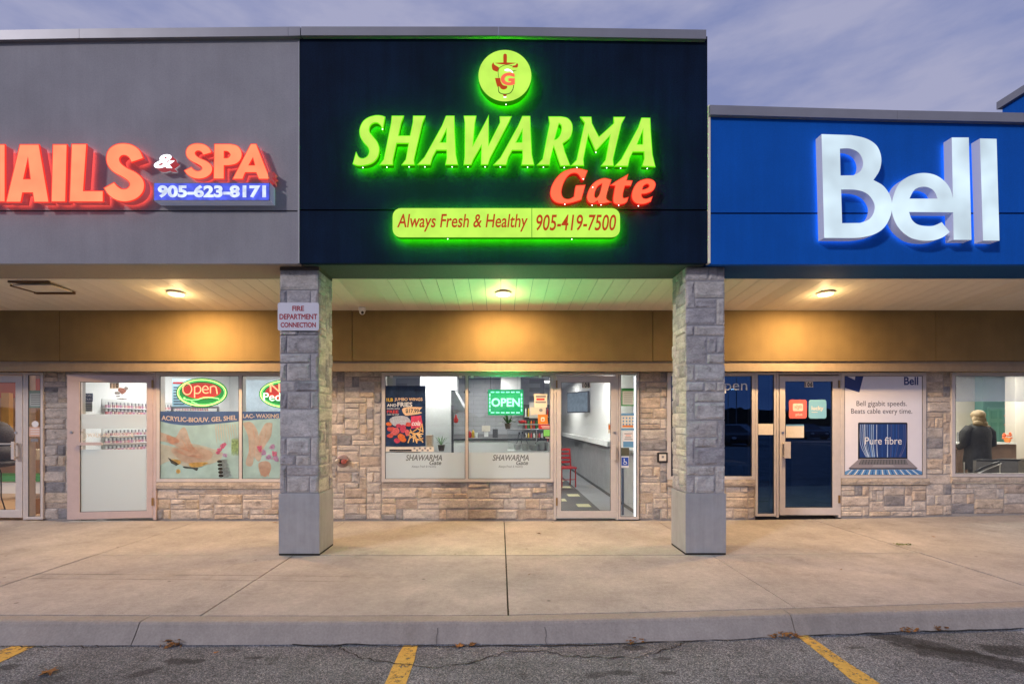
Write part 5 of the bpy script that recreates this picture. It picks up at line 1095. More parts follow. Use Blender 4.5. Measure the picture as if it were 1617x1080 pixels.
# ================================================================= WINDOW PRINTS, STICKERS, POSTERS
DI = DG-.004     # outer face of the glass
def flat(name, loops, m_, par, D=DI, k=6, th=.0008): return shape(name, loops, D-th, th, m_, par, k)
def rc(a, b_, c, d): return C((a, b_), (c, b_), (c, d), (a, d))
def card(p, mt, lab, cat='notice', D=DI-.001, name='window_notice'):
    t = thing(name, (X((p[0]+p[2])/2, D), D, Z(p[3], D)), lab, cat); flat('sheet', [rc(*p)], mt, t, D); return t
def blend(par, loops, m_, lv, base): return flat('print', loops, m_, par, base-.0012*lv)
# frosted film on the middle window with clear lettering
for (a, c, l0, lab) in ((608.5, 734.6, 641, 'frosted film band with shop lettering on the left pane'), (739.8, 869.5, 778, 'frosted film band with shop lettering on the right pane')):
    t = thing('window_film', (X((a+c)/2, DI), DI, Z(756, DI)), lab, 'window film'); flat('film', [rc(a, 714.5, c, 755.5)], M['frost'], t, DI-.001)
    mt = M.setdefault('film_ink', mat('film_ink', (.16, .17, .17), .6))
    text('lettering', 'SHAWARMA', (l0, 718, l0+57, 727), DI-.003, .0008, mt, t, shear=.25, bold=.025); text('lettering', 'Gate', (l0+37, 727, l0+56, 734), DI-.003, .0008, mt, t, shear=.25, bold=.025)
    text('lettering', 'Always Fresh & Healthy', (l0+9, 734.5, l0+48, 739), DI-.003, .0008, mt, t, shear=.2)
# wings poster
t = card((608.5, 609, 672, 704.5), mat('poster_navy', (.016, .035, .085), .25, var=.6, noise_s=5), 'dark blue poster for jumbo wings and fries in the left pane', 'poster', name='food_poster')
D = DI-.003; Y_ = mat('p_yellow', (.80, .52, .03), .4); W2 = mat('p_white', (.75, .75, .72), .4); R2 = mat('p_red', (.62, .05, .04), .4); TN = mat('p_tan', (.72, .50, .30), .4, var=.15, noise_s=40)
text('lettering', '1LB', (610.5, 628.5, 620.5, 634), D, .0006, Y_, t, bold=.025); text('lettering', 'JUMBO WINGS', (623, 628, 667, 634), D, .0006, TN, t, bold=.025)
text('lettering', 'AND', (611, 637.5, 626, 642), D, .0006, W2, t, bold=.025); text('lettering', 'FRIES', (627.5, 635, 651, 642.3), D, .0006, W2, t, bold=.025)
text('lettering', 'COMES WITH', (611, 644, 631, 646.5), D, .0006, W2, t); text('lettering', 'FREE', (611, 647.8, 629, 652.3), D, .0006, R2, t, bold=.025); text('lettering', 'CAN OF POP', (611, 653.3, 630, 655.7), D, .0006, W2, t)
flat('print', [[(635, 646), (645, 642.5), (667, 643, 1), (662, 649), (666, 652), (652, 655), (640, 655.5)]], TN, t, D+.0006); text('lettering', '$17.99', (640.5, 645.5, 661.5, 652.5), D-.001, .0006, mat('p_dark', (.03, .03, .04), .4), t, bold=.025)
flat('print', [[(615, 664), (622, 657.5), (640, 657), (648, 664), (645, 670), (625, 673)]], mat('p_bowl', (.42, .45, .50), .4, var=.4, noise_s=40), t, D)
flat('print', [C((649, 657), (665, 656), (668, 674), (649, 677))], mat('p_can', (.6, .06, .12), .3, var=.3, noise_s=20), t, D)
text('lettering', 'cola', (650, 664, 664, 672), D-.001, .0006, W2, t, shear=.3, bold=.025)
wing = [mat('p_wing%d' % i, c, .4, var=.45, noise_s=60) for i, c in enumerate(((.65, .15, .03), (.55, .08, .06), (.6, .12, .12), (.5, .05, .10)))]
for k, (cx, cy, rx, ry) in enumerate(((614, 669, 5, 3.2), (617, 677, 7, 3.6), (625, 680, 5.5, 5), (636, 677, 5, 8), (633, 689, 6, 5), (645, 670, 4.5, 4), (622, 684, 7, 3.4), (627, 696, 5, 4), (636, 694, 6, 4), (616, 688, 5, 3), (643, 683, 4, 5), (629, 672, 5, 3))):
    lp = [(cx+rx*math.cos(a*.9)*rnd.uniform(.75, 1.15), cy+ry*math.sin(a*.9)*rnd.uniform(.75, 1.15)) for a in range(7)]
    flat('print', [lp], wing[k % 4], t, D-.0004*k)
fr_ = [mat('p_fry%d' % i, c, .4, var=.2, noise_s=80) for i, c in enumerate(((.75, .48, .18), (.68, .38, .13), (.80, .56, .26)))]
for k in range(24):
    cx, cy, a = rnd.uniform(646, 669), rnd.uniform(675, 695), rnd.uniform(-1.5, 1.5); l_, w_ = rnd.uniform(4, 7), .9; a = math.atan2(math.sin(a), math.cos(a)*1.3)
    q = [(cx-l_*math.cos(a)-w_*math.sin(a), cy-l_*math.sin(a)+w_*math.cos(a), 1), (cx+l_*math.cos(a)-w_*math.sin(a), cy+l_*math.sin(a)+w_*math.cos(a), 1), (cx+l_*math.cos(a)+w_*math.sin(a), cy+l_*math.sin(a)-w_*math.cos(a), 1), (cx-l_*math.cos(a)+w_*math.sin(a), cy-l_*math.sin(a)-w_*math.cos(a), 1)]
    if max(p_[0] for p_ in q) < 671.5 and max(p_[1] for p_ in q) < 703: flat('print', [q], fr_[k % 3], t, D-.0004*(k % 5))
t = card((606.5, 705.5, 685, 713), M['paper'], 'pale strip with black print and checkered end below the wings poster', 'sticker')
flat('print', [rc(615, 709.5, 650, 712.2)], M['black'], t, D-.001)
for k in range(7): flat('print', [rc(653+k*4.2, 706.3+(k % 2)*3, 656+k*4.2, 709.2+(k % 2)*3)], M['mid_grey'], t, D)
t = thing('patterned_box', (X(677, 8.2), 8.2, 1.0), 'speckled box standing at the right of the wings poster', 'box'); MB().pbox((673, 687, 682, 713), 8.2, 8.4).build('body', mat('speckle', (.6, .5, .42), .6, var=.5, noise_s=90), t)
# window clips
for i, px in enumerate((618, 727, 745.5, 853)):
    tag(MB().pbox((px-2.3, 593, px+2.3, 596.5), DI-.012, DI-.001).build('window_sensor', M['white']), ['small white square clip at the top left of the left pane', 'small white square clip at the top right of the left pane', 'small white square clip at the top left of the right pane', 'small white square clip at the top right of the right pane'][i], 'clip', 'window clips')
# LED open sign
D = DG+.03; t = thing('led_sign', (X(798, D), D, Z(655, D)), 'rectangular LED sign reading OPEN in bright green light', 'sign')
MB().pbox((770.5, 615, 826.5, 655.5), D, D+.02).build('panel', emis('led_back', (.0, .36, .13), .75, .15, 30, face=(.02, .2, .08)), t)
M['led'] = emis('led', (.22, .8, .5), LED_E*.85)
text('lettering', 'OPEN', (776, 628.5, 821, 642), D-.004, .003, M['led'], t, bold=.025)
for k in range(6): x_ = 775+k*8; MB().pbox((x_, 618.2, x_+5.6, 620), D-.004, D-.001).build('light_dash', M['led'], t); MB().pbox((x_, 650.6, x_+5.6, 652.2), D-.004, D-.001).build('light_dash', M['led'], t)
for k in range(5):
    y_ = 621.3+k*6
    for x_ in (772.7, 822.7): MB().pbox((x_, y_, x_+1.7, y_+4.3), D-.004, D-.001).build('light_dash', M['led'], t)
for x_ in (780, 817): MB().tube([(X(x_, D), D+.01, Z(615, D)), (X(x_, D), D+.01, Z(593, D))], .0012, 4).build('cord', M['dark_grey'], t)
ld = bpy.data.lights.new('led_glow', 'AREA'); ld.shape = 'RECTANGLE'; ld.size = .5; ld.size_y = .35; ld.energy = LED_W; ld.spread = R(150); ld.color = (.02, 1, .30)
lo = bpy.data.objects.new('led_glow', ld); link(lo, t, (X(798, D), D-.02, Z(632, D))); lo.rotation_euler = (R(-125), 0, 0)
# notices, right pane
t = card((843.5, 622, 864, 643), mat('n_cream', (.75, .66, .52), .6), 'cream wanted notice with red lettering in the right pane')
for k, (a, c) in enumerate(((846, 862), (847, 860), (845.5, 862.5))): flat('print', [rc(a, 624.5+k*4.5, c, 627.3+k*4.5)], M['red'] if k == 1 else M['mid_grey'], t, DI-.003)
t = card((838, 643.5, 862, 655), mat('n_cream2', (.62, .56, .45), .6), 'tan sheet with a small drawing below the wanted notice'); flat('print', [oval(854, 647.5, 3, 2.5, 14)], M['mid_grey'], t, DI-.003)
t = card((849.5, 654.5, 865, 669.5), M['orange'], 'orange square sticker with a white emblem', 'sticker', D=DI-.002); flat('print', [rrect(854, 658.5, 860, 665, 1.5)], M['paper'], t, DI-.004); flat('print', [rc(855.5, 661, 858.5, 664)], M['orange'], t, DI-.005)
t = card((851, 670.5, 871.3, 677.3), M['red'], 'red banner sticker below the orange square', 'sticker'); flat('print', [rc(854, 672.5, 868, 673.6)], M['paper'], t, DI-.004); flat('print', [rc(856, 674.6, 869, 675.6)], M['paper'], t, DI-.004)
t = card((858.5, 678.5, 871, 688.5), mat('n_green', (.18, .55, .12), .5), 'bright green sticker over a black strip beside the middle shop door', 'sticker'); flat('print', [rc(858.5, 688.7, 871, 692.7)], M['black'], t, DI-.002); flat('print', [rc(861, 690.2, 868, 691.4)], M['paper'], t, DI-.004)
# sidelight notices
t = card((981, 613, 1003, 641), M['green'], 'green framed certificate in the middle sidelight'); flat('print', [rc(983, 617.5, 1001, 639)], mat('n_cert', (.5, .55, .5), .6), t, DI-.003)
for k in range(6): flat('print', [rc(985, 620+k*3, 999, 620.8+k*3)], M['mid_grey'], t, DI-.004)
t = card((981, 652.5, 1001.5, 679), M['paper'], 'blue and white instruction notice with small icons in the middle sidelight')
bl_ = mat('n_blue', (.12, .3, .5), .5)
flat('print', [rc(981, 652.5, 1001.5, 656)], bl_, t, DI-.003); flat('print', [rc(981, 676, 1001.5, 679)], bl_, t, DI-.003); flat('print', [rc(983, 671.5, 1000, 674.2)], M['orange'], t, DI-.003)
for r_ in range(3):
    for c_ in range(4): flat('icon', [oval(984.5+c_*5, 660+r_*5, 1.3, 1.5, 10)], bl_, t, DI-.003)
t = card((983, 681, 1001, 706), M['white'], 'white sheet with opening notes above a blue label'); flat('print', [rc(984, 697, 1000.5, 706)], bl_, t, DI-.003)
for k, (a, c) in enumerate(((986, 998), (988, 996), (987, 997), (986, 999))): flat('print', [rc(a, 684+k*3, c, 685.2+k*3)], M['mid_grey'] if k != 1 else M['orange'], t, DI-.003)
t = card((981, 706.8, 993.5, 719.3), mat('n_olive', (.09, .09, .06), .5), 'dark olive square sticker in the middle sidelight', 'sticker')
t = card((981, 720.5, 993, 738.3), M['white'], 'blue wheelchair access sticker on white', 'sticker'); nb = mat('n_accblue', (.02, .08, .45), .4); flat('print', [rc(981.6, 722, 992.4, 735)], nb, t, DI-.003)
flat('symbol', [oval(985.7, 724.6, .9, 1, 10)], M['white'], t, DI-.004); flat('symbol', [C((985, 725.8), (986.4, 725.8), (986.6, 728.2), (989, 728.2), (990.5, 732), (989.4, 732.4), (988.3, 729.6), (985.2, 729.6))], M['white'], t, DI-.004)
lp = [(987+3*math.cos(a), 730.5+2.8*math.sin(a), 1) for a in [R(200-q*16) for q in range(14)]]+[(987+2.2*math.cos(a), 730.5+2*math.sin(a), 1) for a in [R(200-q*16) for q in range(13, -1, -1)]]; flat('symbol', [lp], M['white'], t, DI-.004)
t = card((1001.8-.8, 594, 1004, 815), emis('strip_led', (.85, .92, 1), 1.1), 'bright vertical light strip along the right edge of the middle sidelight', 'light strip')
tag(MB().pbox((982, 739, 985.3, 813), 7.9, 7.93).build('blue_post', mat('post_blue', (.10, .14, .25), .5)), 'thin blue grey post behind the middle sidelight', 'post')
t = card((960.3, 668.5, 964, 684), M['paper'], 'small paper strip with orange print at the edge of the middle door glass', D=FD0+.016); flat('print', [rc(961, 671, 963.5, 678)], M['orange'], t, FD0+.014)
# left sidelight notices
t = card((45, 616.5, 66, 644), mat('n_ggrey', (.16, .24, .2), .5), 'grey green certificate in the left sidelight'); flat('print', [rc(47, 621, 64.5, 641)], mat('n_gg2', (.35, .4, .38), .6), t, DI-.003)
for k in range(5): flat('print', [rc(49, 624+k*3.4, 63, 624.8+k*3.4)], M['dark_grey'], t, DI-.004)
t = card((45.5, 674, 64, 689), mat('n_pink', (.72, .45, .33), .6), 'pinkish notice with a round white top in the left sidelight'); flat('print', [oval(55.5, 669.5, 5.5, 5, 18)], M['white'], t, DI-.003)
for k in range(3): flat('print', [rc(48, 677+k*3.6, 62, 678.2+k*3.6)], M['white'], t, DI-.003)
t = card((48.5, 692.5, 60.5, 697.5), M['mid_grey'], 'small grey label low in the left sidelight', 'sticker')
tag(MB().pbox((48.5, 788, 56, 812), 7.85, 7.95).build('wood_block', mat('block_wood', (.35, .2, .09), .7)), 'upright brown wooden block at the foot of the left sidelight', 'block')
# nail salon door film
def onN(o):
    wo = WL[o.name]
    for v in o.data.vertices: v.co = rotN(Vector(v.co)+wo)-wo
    return o
DD = FD0+.018
t = thing('window_film', (X(184, DD), DD, Z(806, DD)), 'frosted film bands on the salon door glass', 'window film'); 
onN(flat('film', [rc(137.4, 654, 231.6, 676.5)], M['frost'], t, DD)); onN(flat('film', [rc(137.4, 709, 231.6, 805.6)], M['frost'], t, DD))
onN(text('lettering', 'WALK-INS', (148, 683.5, 180, 690), DD-.002, .0006, M['paper'], t, bold=.025)); onN(flat('symbol', [oval(141.5, 688, 5.5, 6.5, 20), oval(141.5, 688, 4.6, 5.6, 20)], M['paper'], t, DD))
onN(text('lettering', 'WELCOME', (184, 683.5, 214, 690), DD-.002, .0006, M['paper'], t, bold=.025))
hm = M['frame_pink']; 
t_ = MB(); t_.box(X(139, DD), X(172, DD), FD0-.05, FD0-.025, Z(702, DD), Z(697.5, DD)).xf(rotN).build('handle', hm, dN); MB().box(X(137, DD), X(232, DD), FD0+.034, FD0+.06, Z(701.5, DD), Z(699, DD)).xf(rotN).build('push_bar', M['frame'], dN)
t = thing('door_sticker', (X(197, DD), DD, Z(634, DD)), 'faded red and grey floral sticker under the number 110', 'sticker')
for k, (cx, cy, rx, ry, m_) in enumerate(((197, 617, 6, 5, 'print_soft'), (190, 621, 4, 3, 'mid_soft'), (203, 614, 3, 3, 'mid_soft'), (197, 630, 9, 1.2, 'mid_soft'), (191, 626, 3, 1.2, 'mid_soft'))):
    mt = M.setdefault(m_, film(m_, (.5, .22, .17) if m_ == 'print_soft' else (.42, .38, .36), .7, .4, 60)); onN(flat('print', [[(cx+rx*math.cos(a*.8)*rnd.uniform(.7, 1.2), cy+ry*math.sin(a*.8)*rnd.uniform(.7, 1.2)) for a in range(8)]], mt, t, DD-.0008*k))
t = thing('hours_notice', (X(140, 8.0), 8.0, 1.6), 'dark blue and white store hours notice behind the salon door', 'notice')
MB().pbox((131, 621, 146, 650), 8.0, 8.01).build('sheet', M['white'], t); MB().pbox((131, 621, 146, 634), 7.99, 7.999).build('heading', M['navy'], t); text('lettering', 'STORE', (132, 622.5, 145, 626.5), 7.988, .001, M['white'], t); text('lettering', 'HOURS', (132, 628.5, 145, 632.5), 7.988, .001, M['white'], t)
for k in range(4): MB().pbox((132, 637+k*3.2, 144, 638+k*3.2), 7.99, 7.999).build('text_line', M['navy'], t)
for i, (xx, lean) in enumerate(((164, 4), (169, 12))): tag(MB().tube([(X(xx, 9.3), 9.3, Z(653, 9.3)), (X(xx+lean*.25, 9.3), 9.3, Z(645, 9.3)), (X(xx+lean, 9.3), 9.3, Z(639-i*-1, 9.3))], .009, 8).ball((X(xx+lean, 9.3), 9.3, Z(638.7, 9.3)), .016, 8).build('desk_lamp', M['black'], smooth=True), ['short upright black lamp arm behind the salon door', 'longer black lamp arm bending right behind the salon door'][i], 'lamp')
# nail salon window film
t = thing('window_film', (X(345, DI), DI, Z(756, DI)), 'printed salon film with hands, flowers and a blue banner of services', 'window film'); B0 = DI-.001
f_teal = film('f_teal', (.42, .56, .52), .62, .12, 5); f_sand = film('f_sand', (.68, .62, .52), .5, .12, 8); f_skin = film('f_skin', (.72, .55, .45), .5, .14, 14); f_skin2 = film('f_skin2', (.70, .45, .34), .55, .14, 14); f_ban = film('f_ban', (.12, .20, .42), .75, .08, 10)
f_pink = film('f_pink', (.70, .22, .36), .8, .3, 40); f_lil = film('f_lil', (.55, .35, .55), .75, .3, 40); f_stone = film('f_stone', (.30, .36, .38), .85, .2, 30); f_dark = film('f_dark', (.10, .09, .08), .6); f_let = film('f_let', (.80, .70, .60), .9); f_grn = film('f_grn', (.40, .55, .28), .7, .3, 30); f_yel = film('f_yel', (.72, .52, .20), .8, .2, 30)
for a, c in ((251.5, 376.7), (382, 469.5)):
    flat('film', [C((a, 649.5), (c, 649.5), (c, 756), (a, 756))], f_teal, t, B0)
blend(t, [[(251.6, 664, 1), (270, 669), (300, 671.5), (340, 669), (376.6, 665, 1), (376.6, 649.6, 1), (251.6, 649.6, 1)]], f_ban, 1, B0); blend(t, [C((382.1, 664), (430, 661), (469.4, 660), (469.4, 649.6), (382.1, 649.6))], f_ban, 1, B0)
text('lettering', 'ACRYLIC-BIO/UV. GEL SHEL', (255, 655.5, 374, 663), B0-.003, .0006, f_let, t, bold=.025, arc=lambda u: -.035*math.sin(math.pi*min(1, u*1.05))+.0)
text('lettering', 'LAC- WAXING', (383.5, 653.5, 440.5, 660), B0-.003, .0006, f_let, t, bold=.025)
blend(t, [[(251.6, 700, 1), (275, 705), (300, 700), (335, 708), (352, 716), (340, 730), (300, 738), (270, 728), (251.6, 735, 1)]], f_sand, 2, B0)
blend(t, [[(252, 682, 1), (265, 686), (277, 690), (285, 678), (293, 676), (302, 700), (312, 712), (322, 722), (310, 724), (298, 716), (285, 708), (272, 702), (262, 698), (252, 696, 1)]], f_skin, 3, B0)
blend(t, [[(270, 710), (290, 706), (315, 706), (335, 714), (330, 726), (300, 732), (282, 724)]], f_skin, 2.6, B0)
blend(t, [[(262, 688), (275, 690), (284, 697), (270, 701)]], f_skin2, 4, B0)
for (xa, ya, xb, yb) in ((284, 688, 296, 712), (289, 684, 302, 712), (296, 692, 309, 716), (272, 708, 292, 716), (276, 712, 300, 721), (282, 706, 305, 714), (288, 718, 318, 722)): blend(t, [[(xa, ya, 1), ((xa+xb)/2+.8, (ya+yb)/2-.8), (xb, yb, 1), ((xa+xb)/2-.2, (ya+yb)/2+.6)]], f_skin2, 4.2+.05*(xa % 7), B0)
for (xa, ya, xb, yb) in ((398, 672, 404, 700), (392, 690, 396, 726), (414, 680, 406, 712), (422, 676, 416, 700), (401, 700, 402, 728)): blend(t, [[(xa, ya, 1), ((xa+xb)/2+.8, (ya+yb)/2), (xb, yb, 1), ((xa+xb)/2-.5, (ya+yb)/2)]], f_skin2, 4.2, B0)
blend(t, [C((265, 722), (283, 733), (278, 735), (270, 731))], f_dark, 5, B0); blend(t, [[(270, 725), (284, 727), (284, 733), (276, 732)]], f_yel, 4, B0)
blend(t, [[(290, 736), (315, 738), (331, 732, 1), (322, 736), (314, 738), (311, 743), (304, 740, 1), (292, 739)]], f_dark, 5, B0); blend(t, [[(300, 731), (328, 730), (315, 737), (302, 737)]], f_yel, 4, B0)
blend(t, [oval(281.5, 744, 3.5, 3.5, 12)], f_yel, 4, B0)
for k, (cx, cy) in enumerate(((354, 702), (346, 710), (345, 714), (356, 719), (351, 706))): blend(t, [[(cx+4*math.cos(a*.78)*rnd.uniform(.5, 1.2), cy+4*math.sin(a*.78)*rnd.uniform(.5, 1.2)) for a in range(8)]], f_pink if k != 3 else f_lil, 4+k*.2, B0)
for k in range(9): x_ = 340+k*3.8; blend(t, [[(x_, 672), (x_+1.5, 672), (x_+3+k*.4, 700+rnd.uniform(-6, 12), 1), (x_+1+k*.3, 690)]], f_sand, 3+(k % 3)*.2, B0)
for k in range(5): x_ = 366+k*2.2; blend(t, [[(x_, 692), (x_+2, 700), (x_+.5, 720), (x_-1, 706)]], f_grn, 4+(k % 2)*.3, B0)
for k, (y_, wd) in enumerate(((750.5, 11), (745, 10), (739.5, 9), (733.5, 8), (728, 7))): blend(t, [oval(355-k*.6, y_, wd, 3, 20)], f_stone, 4+.2*k, B0); blend(t, [oval(349-k*.6, y_+.5, 4, 2.4, 12)], f_dark, 5.2+.2*k, B0)
for lp, lv in (([(383, 668, 1), (395, 666), (404, 675), (408, 690), (402, 715), (398, 735), (388, 732), (393, 710), (392, 690)], 3), ([(430, 668, 1), (420, 668), (412, 680), (404, 700), (402, 720), (410, 728), (418, 705), (428, 688)], 3.3), ([(409, 731), (422, 728), (428, 735), (426, 746), (418, 753), (410, 745)], 3.6)): blend(t, [lp], f_skin if lv < 3.5 else f_skin2, lv, B0)
for k in range(4): blend(t, [C((411+k*4, 742), (412.2+k*4, 742), (413+k*4, 752), (411.8+k*4, 752))], f_skin2, 4.4, B0)
for k, (cx, cy) in enumerate(((410, 708), (416, 714), (430, 706), (434, 716), (436, 724), (424, 722))): blend(t, [[(cx+5*math.cos(a*.78)*rnd.uniform(.5, 1.2), cy+5*math.sin(a*.78)*rnd.uniform(.5, 1.2)) for a in range(8)]], f_lil if k % 3 else f_pink, 4.6+k*.2, B0)
# oval neon signs
M['neon_g'] = emis('neon_g', (.30, 1, .25), 1.3); M['neon_y'] = emis('neon_y', (.75, 1, .30), 1.15); M['neon_r'] = emis('neon_r', (1, .42, .20), 1.35); M['neon_w'] = emis('neon_w', (.75, 1, .8), 1.2)
M['neon_backg'] = emis('neon_backg', (.01, .22, .03), .8, face=(.01, .15, .02)); M['neon_backr'] = emis('neon_backr', (.75, .05, .02), .6, face=(.3, .02, .01))
D = DG+.03
def neon_oval(cx, cy, rx, ry, lab):
    t = thing('neon_sign', (X(cx, D), D, Z(cy+ry, D)), lab, 'neon sign')
    shape('backing', [oval(cx, cy, rx, ry, 40)], D+.01, .012, M['neon_backg'], t); shape('glow_panel', [oval(cx, cy-3, rx*.76, ry*.55, 30)], D+.0085, .001, M['neon_backr'], t)
    MB().tube([(X(p[0], D), D, Z(p[1], D)) for p in oval(cx, cy, rx-2.4, ry-2.4, 40)], .0075, 8, closed=True).build('tube', M['neon_y'], t, smooth=True)
    MB().tube([(X(p[0], D), D, Z(p[1], D)) for p in oval(cx, cy, rx-4.6, ry-4.4, 40)], .004, 6, closed=True).build('tube', M['neon_g'], t, smooth=True)
    return t
def strokes(t, ls, m_, r=.0075):
    for l_ in ls:
        P_ = smooth_loop(l_, 6)[:-6] if len(l_) > 2 else [p[:2] for p in l_]
        MB().tube([(X(p[0], D), D-.012, Z(p[1], D)) for p in P_], r, 8).build('tube', M[m_], t, smooth=True)
t = neon_oval(318.5, 620, 40.5, 23.2, 'oval green rimmed neon sign reading Open in red')
Ol = oval(296.5, 614.5, 7, 8.6, 20); MB().tube([(X(p[0], D), D-.012, Z(p[1], D)) for p in Ol], .0075, 8, closed=True).build('tube', M['neon_r'], t, smooth=True)
strokes(t, [[(308, 610), (308, 628)], [(308.5, 612), (313, 609.5), (317, 612), (317.5, 617), (314, 621), (309, 620)], [(320.5, 615.5), (329, 615), (328, 611), (324.5, 609.5), (320.8, 613), (321.5, 618.5), (325.5, 620.8), (329.5, 619)], [(333, 610), (333, 621)], [(333.3, 613), (337, 609.7), (341, 611), (342.5, 615), (342.8, 622.5)]], 'neon_r', .0085)
strokes(t, [[(293, 628), (300, 631.5), (312, 631), (322, 628), (332, 627.5), (345, 630)], [(303, 634), (310, 637), (316, 640)]], 'neon_g', .008)
t = neon_oval(450, 622, 41, 23, 'oval neon sign reading Nails and Pedicure partly hidden by the left pillar')
text('lettering', 'Nails', (426, 605.5, 474, 619), D-.014, .006, M['neon_r'], t, bold=.0); text('lettering', 'Pedicure', (416, 620, 482, 633), D-.014, .006, M['neon_w'], t)
# phone shop door stickers etc.
DB_ = FD0+.018
def sq(p, mt, lab): t = thing('logo_sticker', (X((p[0]+p[2])/2, DB_), DB_, Z(p[3], DB_)), lab, 'sticker'); flat('sheet', [rrect(*p, 3.5)], mt, t, DB_); return t
t = sq((1245.8, 631, 1274, 660.7), mat('n_coral', (.80, .16, .13), .4), 'coral red rounded square sticker reading plus on the phone store door')
flat('print', [rrect(1252, 637, 1268, 649, 2)], M['paper'], t, DB_-.001); text('lettering', 'virgin', (1255, 639, 1266, 647), DB_-.003, .0006, mat('n_coral2', (.75, .2, .15), .5), t, shear=.4); text('lettering', 'plus', (1256.5, 652, 1267, 657.5), DB_-.003, .0006, M['paper'], t, bold=.01)
t = sq((1277, 631, 1305, 660.7), mat('n_sky', (.22, .50, .62), .4), 'pale blue rounded square sticker reading lucky on the phone store door')
text('lettering', 'lucky', (1281.5, 641, 1300.5, 649.5), DB_-.003, .0006, M['paper'], t, bold=.025); flat('print', [rc(1281.5, 650.4, 1291, 651.3)], M['paper'], t, DB_-.002)
t = thing('window_notice', (X(1255, DB_), DB_, Z(693, DB_)), 'cream paper with a blue edge taped inside the phone store door', 'notice'); flat('sheet', [rc(1241, 671, 1269.5, 691)], M['paper'], t, DB_); flat('edge', [rc(1241, 670, 1269.5, 672.6)], bl_, t, DB_-.001)
t = card((1196, 669, 1222.5, 686.5), M['paper'], 'cream paper strip across the narrow dark sidelight')
text('letter', 'Open', (1122, 600, 1180, 621), DI-.003, .001, M['white'], thing('window_lettering', (X(1150, DI), DI, Z(621, DI)), 'thin white letters reading open on the dark window, half behind the pillar', 'lettering'))
# advertisement in the phone shop window
D = DI-.001; t = card((1333, 592, 1458.5, 750.5), mat('ad_white', (.76, .75, .80), .35, var=.02), 'white advertisement with a laptop and the words Pure fibre', 'poster', name='advert_poster'); D = DI-.003
nv = mat('ad_navy', (.02, .04, .18), .4)
flat('print', [C((1333, 592), (1350, 600), (1351, 592), (1364, 592), (1357, 619.5), (1333, 612))], nv, t, D)
text('lettering', 'Bell', (1427.5, 595, 1450, 608), D, .0006, nv, t, bold=.025)
gk = mat('ad_grey', (.06, .06, .08), .4); text('lettering', 'Bell gigabit speeds.', (1352.5, 633, 1432, 643.5), D, .0006, gk, t); text('lettering', 'Beats cable every time.', (1344, 645, 1440.5, 655.5), D, .0006, gk, t)
flat('print', [rrect(1355, 667, 1433, 726, 2)], M['black'], t, D); flat('print', [rc(1357.5, 669.5, 1431, 722)], mat('ad_screen', (.015, .05, .20), .3), t, D-.001)
for k in range(26):
    u = k/25; a = 1358.5+u*71; side = (u-.5)*2; bend = -side*abs(side)*9; cst = rnd.choice([(.12, .25, .55), (.35, .5, .7), (.03, .1, .35), (.08, .10, .25), (.5, .6, .75)]); wdt = rnd.uniform(.4, 1.6)
    if k % 3 == 0 or rnd.random() < .5:
        x1_ = max(1358, min(1430, a+bend)); x1b = max(1358, min(1430.5, a+bend+wdt*1.5))
        flat('print', [[(a, 670, 1), (a+wdt, 670, 1), (a+wdt-bend*.0, 700), (x1b, 721.5, 1), (x1_, 721.5, 1), (a-bend*.0, 700)]], mat('ad_streak%d' % k, cst, .4), t, D-.002-.0002*(k % 4))
text('lettering', 'Pure fibre', (1366, 690, 1424, 701.5), D-.004, .0006, M['white'], t)
flat('print', [C((1357, 724), (1433, 724), (1449, 739), (1340, 739))], mat('ad_alu', (.28, .26, .28), .4), t, D-.0003); flat('print', [C((1360, 725.5), (1430, 725.5), (1434, 733), (1356, 733))], M['dark_grey'], t, D-.0015)
for r_ in range(4):
    for k in range(16): x_ = 1359.5-r_*.6+k*(4.6+r_*.06); flat('key', [rc(x_, 726.2+r_*1.7, x_+3.6, 727.4+r_*1.7)], M['mid_grey'], t, D-.0027)
flat('print', [C((1380, 733.5), (1410, 733.5), (1413, 737.5), (1377, 737.5))], mat('ad_pad', (.36, .34, .36), .4), t, D-.0025); flat('print', [C((1340, 739), (1449, 739), (1447, 740.7), (1342, 740.7))], M['black'], t, D-.001)
flat('print', [C((1333, 750.4), (1333, 745), (1342, 741.2), (1447, 741.2), (1458.4, 745), (1458.4, 750.4))], mat('ad_blue', (.12, .3, .55), .4), t, D-.0008)
for k in range(22): u = k/21; x_ = 1336+u*120; xt = 1345+u*99; flat('print', [C((xt, 741.5), (xt+1.6, 741.5), (x_+2.2, 750.3), (x_, 750.3))], [W2, mat('ad_b2_%d' % k, (.03, .12, .35), .4)][k % 2], t, D-.0014)
# reflection across the office window top, painted as a translucent sheet
t = thing('window_film', (X(1560, DI), DI, Z(634, DI)), 'pale blue painted reflection across the top of the office window', 'window film'); flat('film', [rc(1508, 593, 1675, 634)], film('f_refl', (.42, .48, .62), .38), t, DI-.001)
for i in range(5):  # lamps with glowing bulbs, added for bright spots reflected in the glass
    x = -2.1+i*.62; tag(MB().lathe((x, 12.9, 2.32), [(.03, .1), (.10, .0), (.09, -.012)], 14).tube([(x, 12.9, 2.42), (x, 12.9, 2.74)], .006, 5).build('added_pendant', M['dark_grey']), ['first', 'second', 'third', 'fourth', 'fifth'][i]+' added dark pendant lamp from the left over the back counter', 'lamp', 'added pendant lamps over the back counter')
    MB().ball((x, 12.9, 2.30), .03, 8).build('bulb', M['tubelight'], bpy.data.objects['added_pendant' if i == 0 else 'added_pendant.%03d' % i])
t = thing('drinks_fridge', (X(820, 13.2), 13.2, .012), 'upright drinks fridge with a glass door behind the open sign', 'fridge')
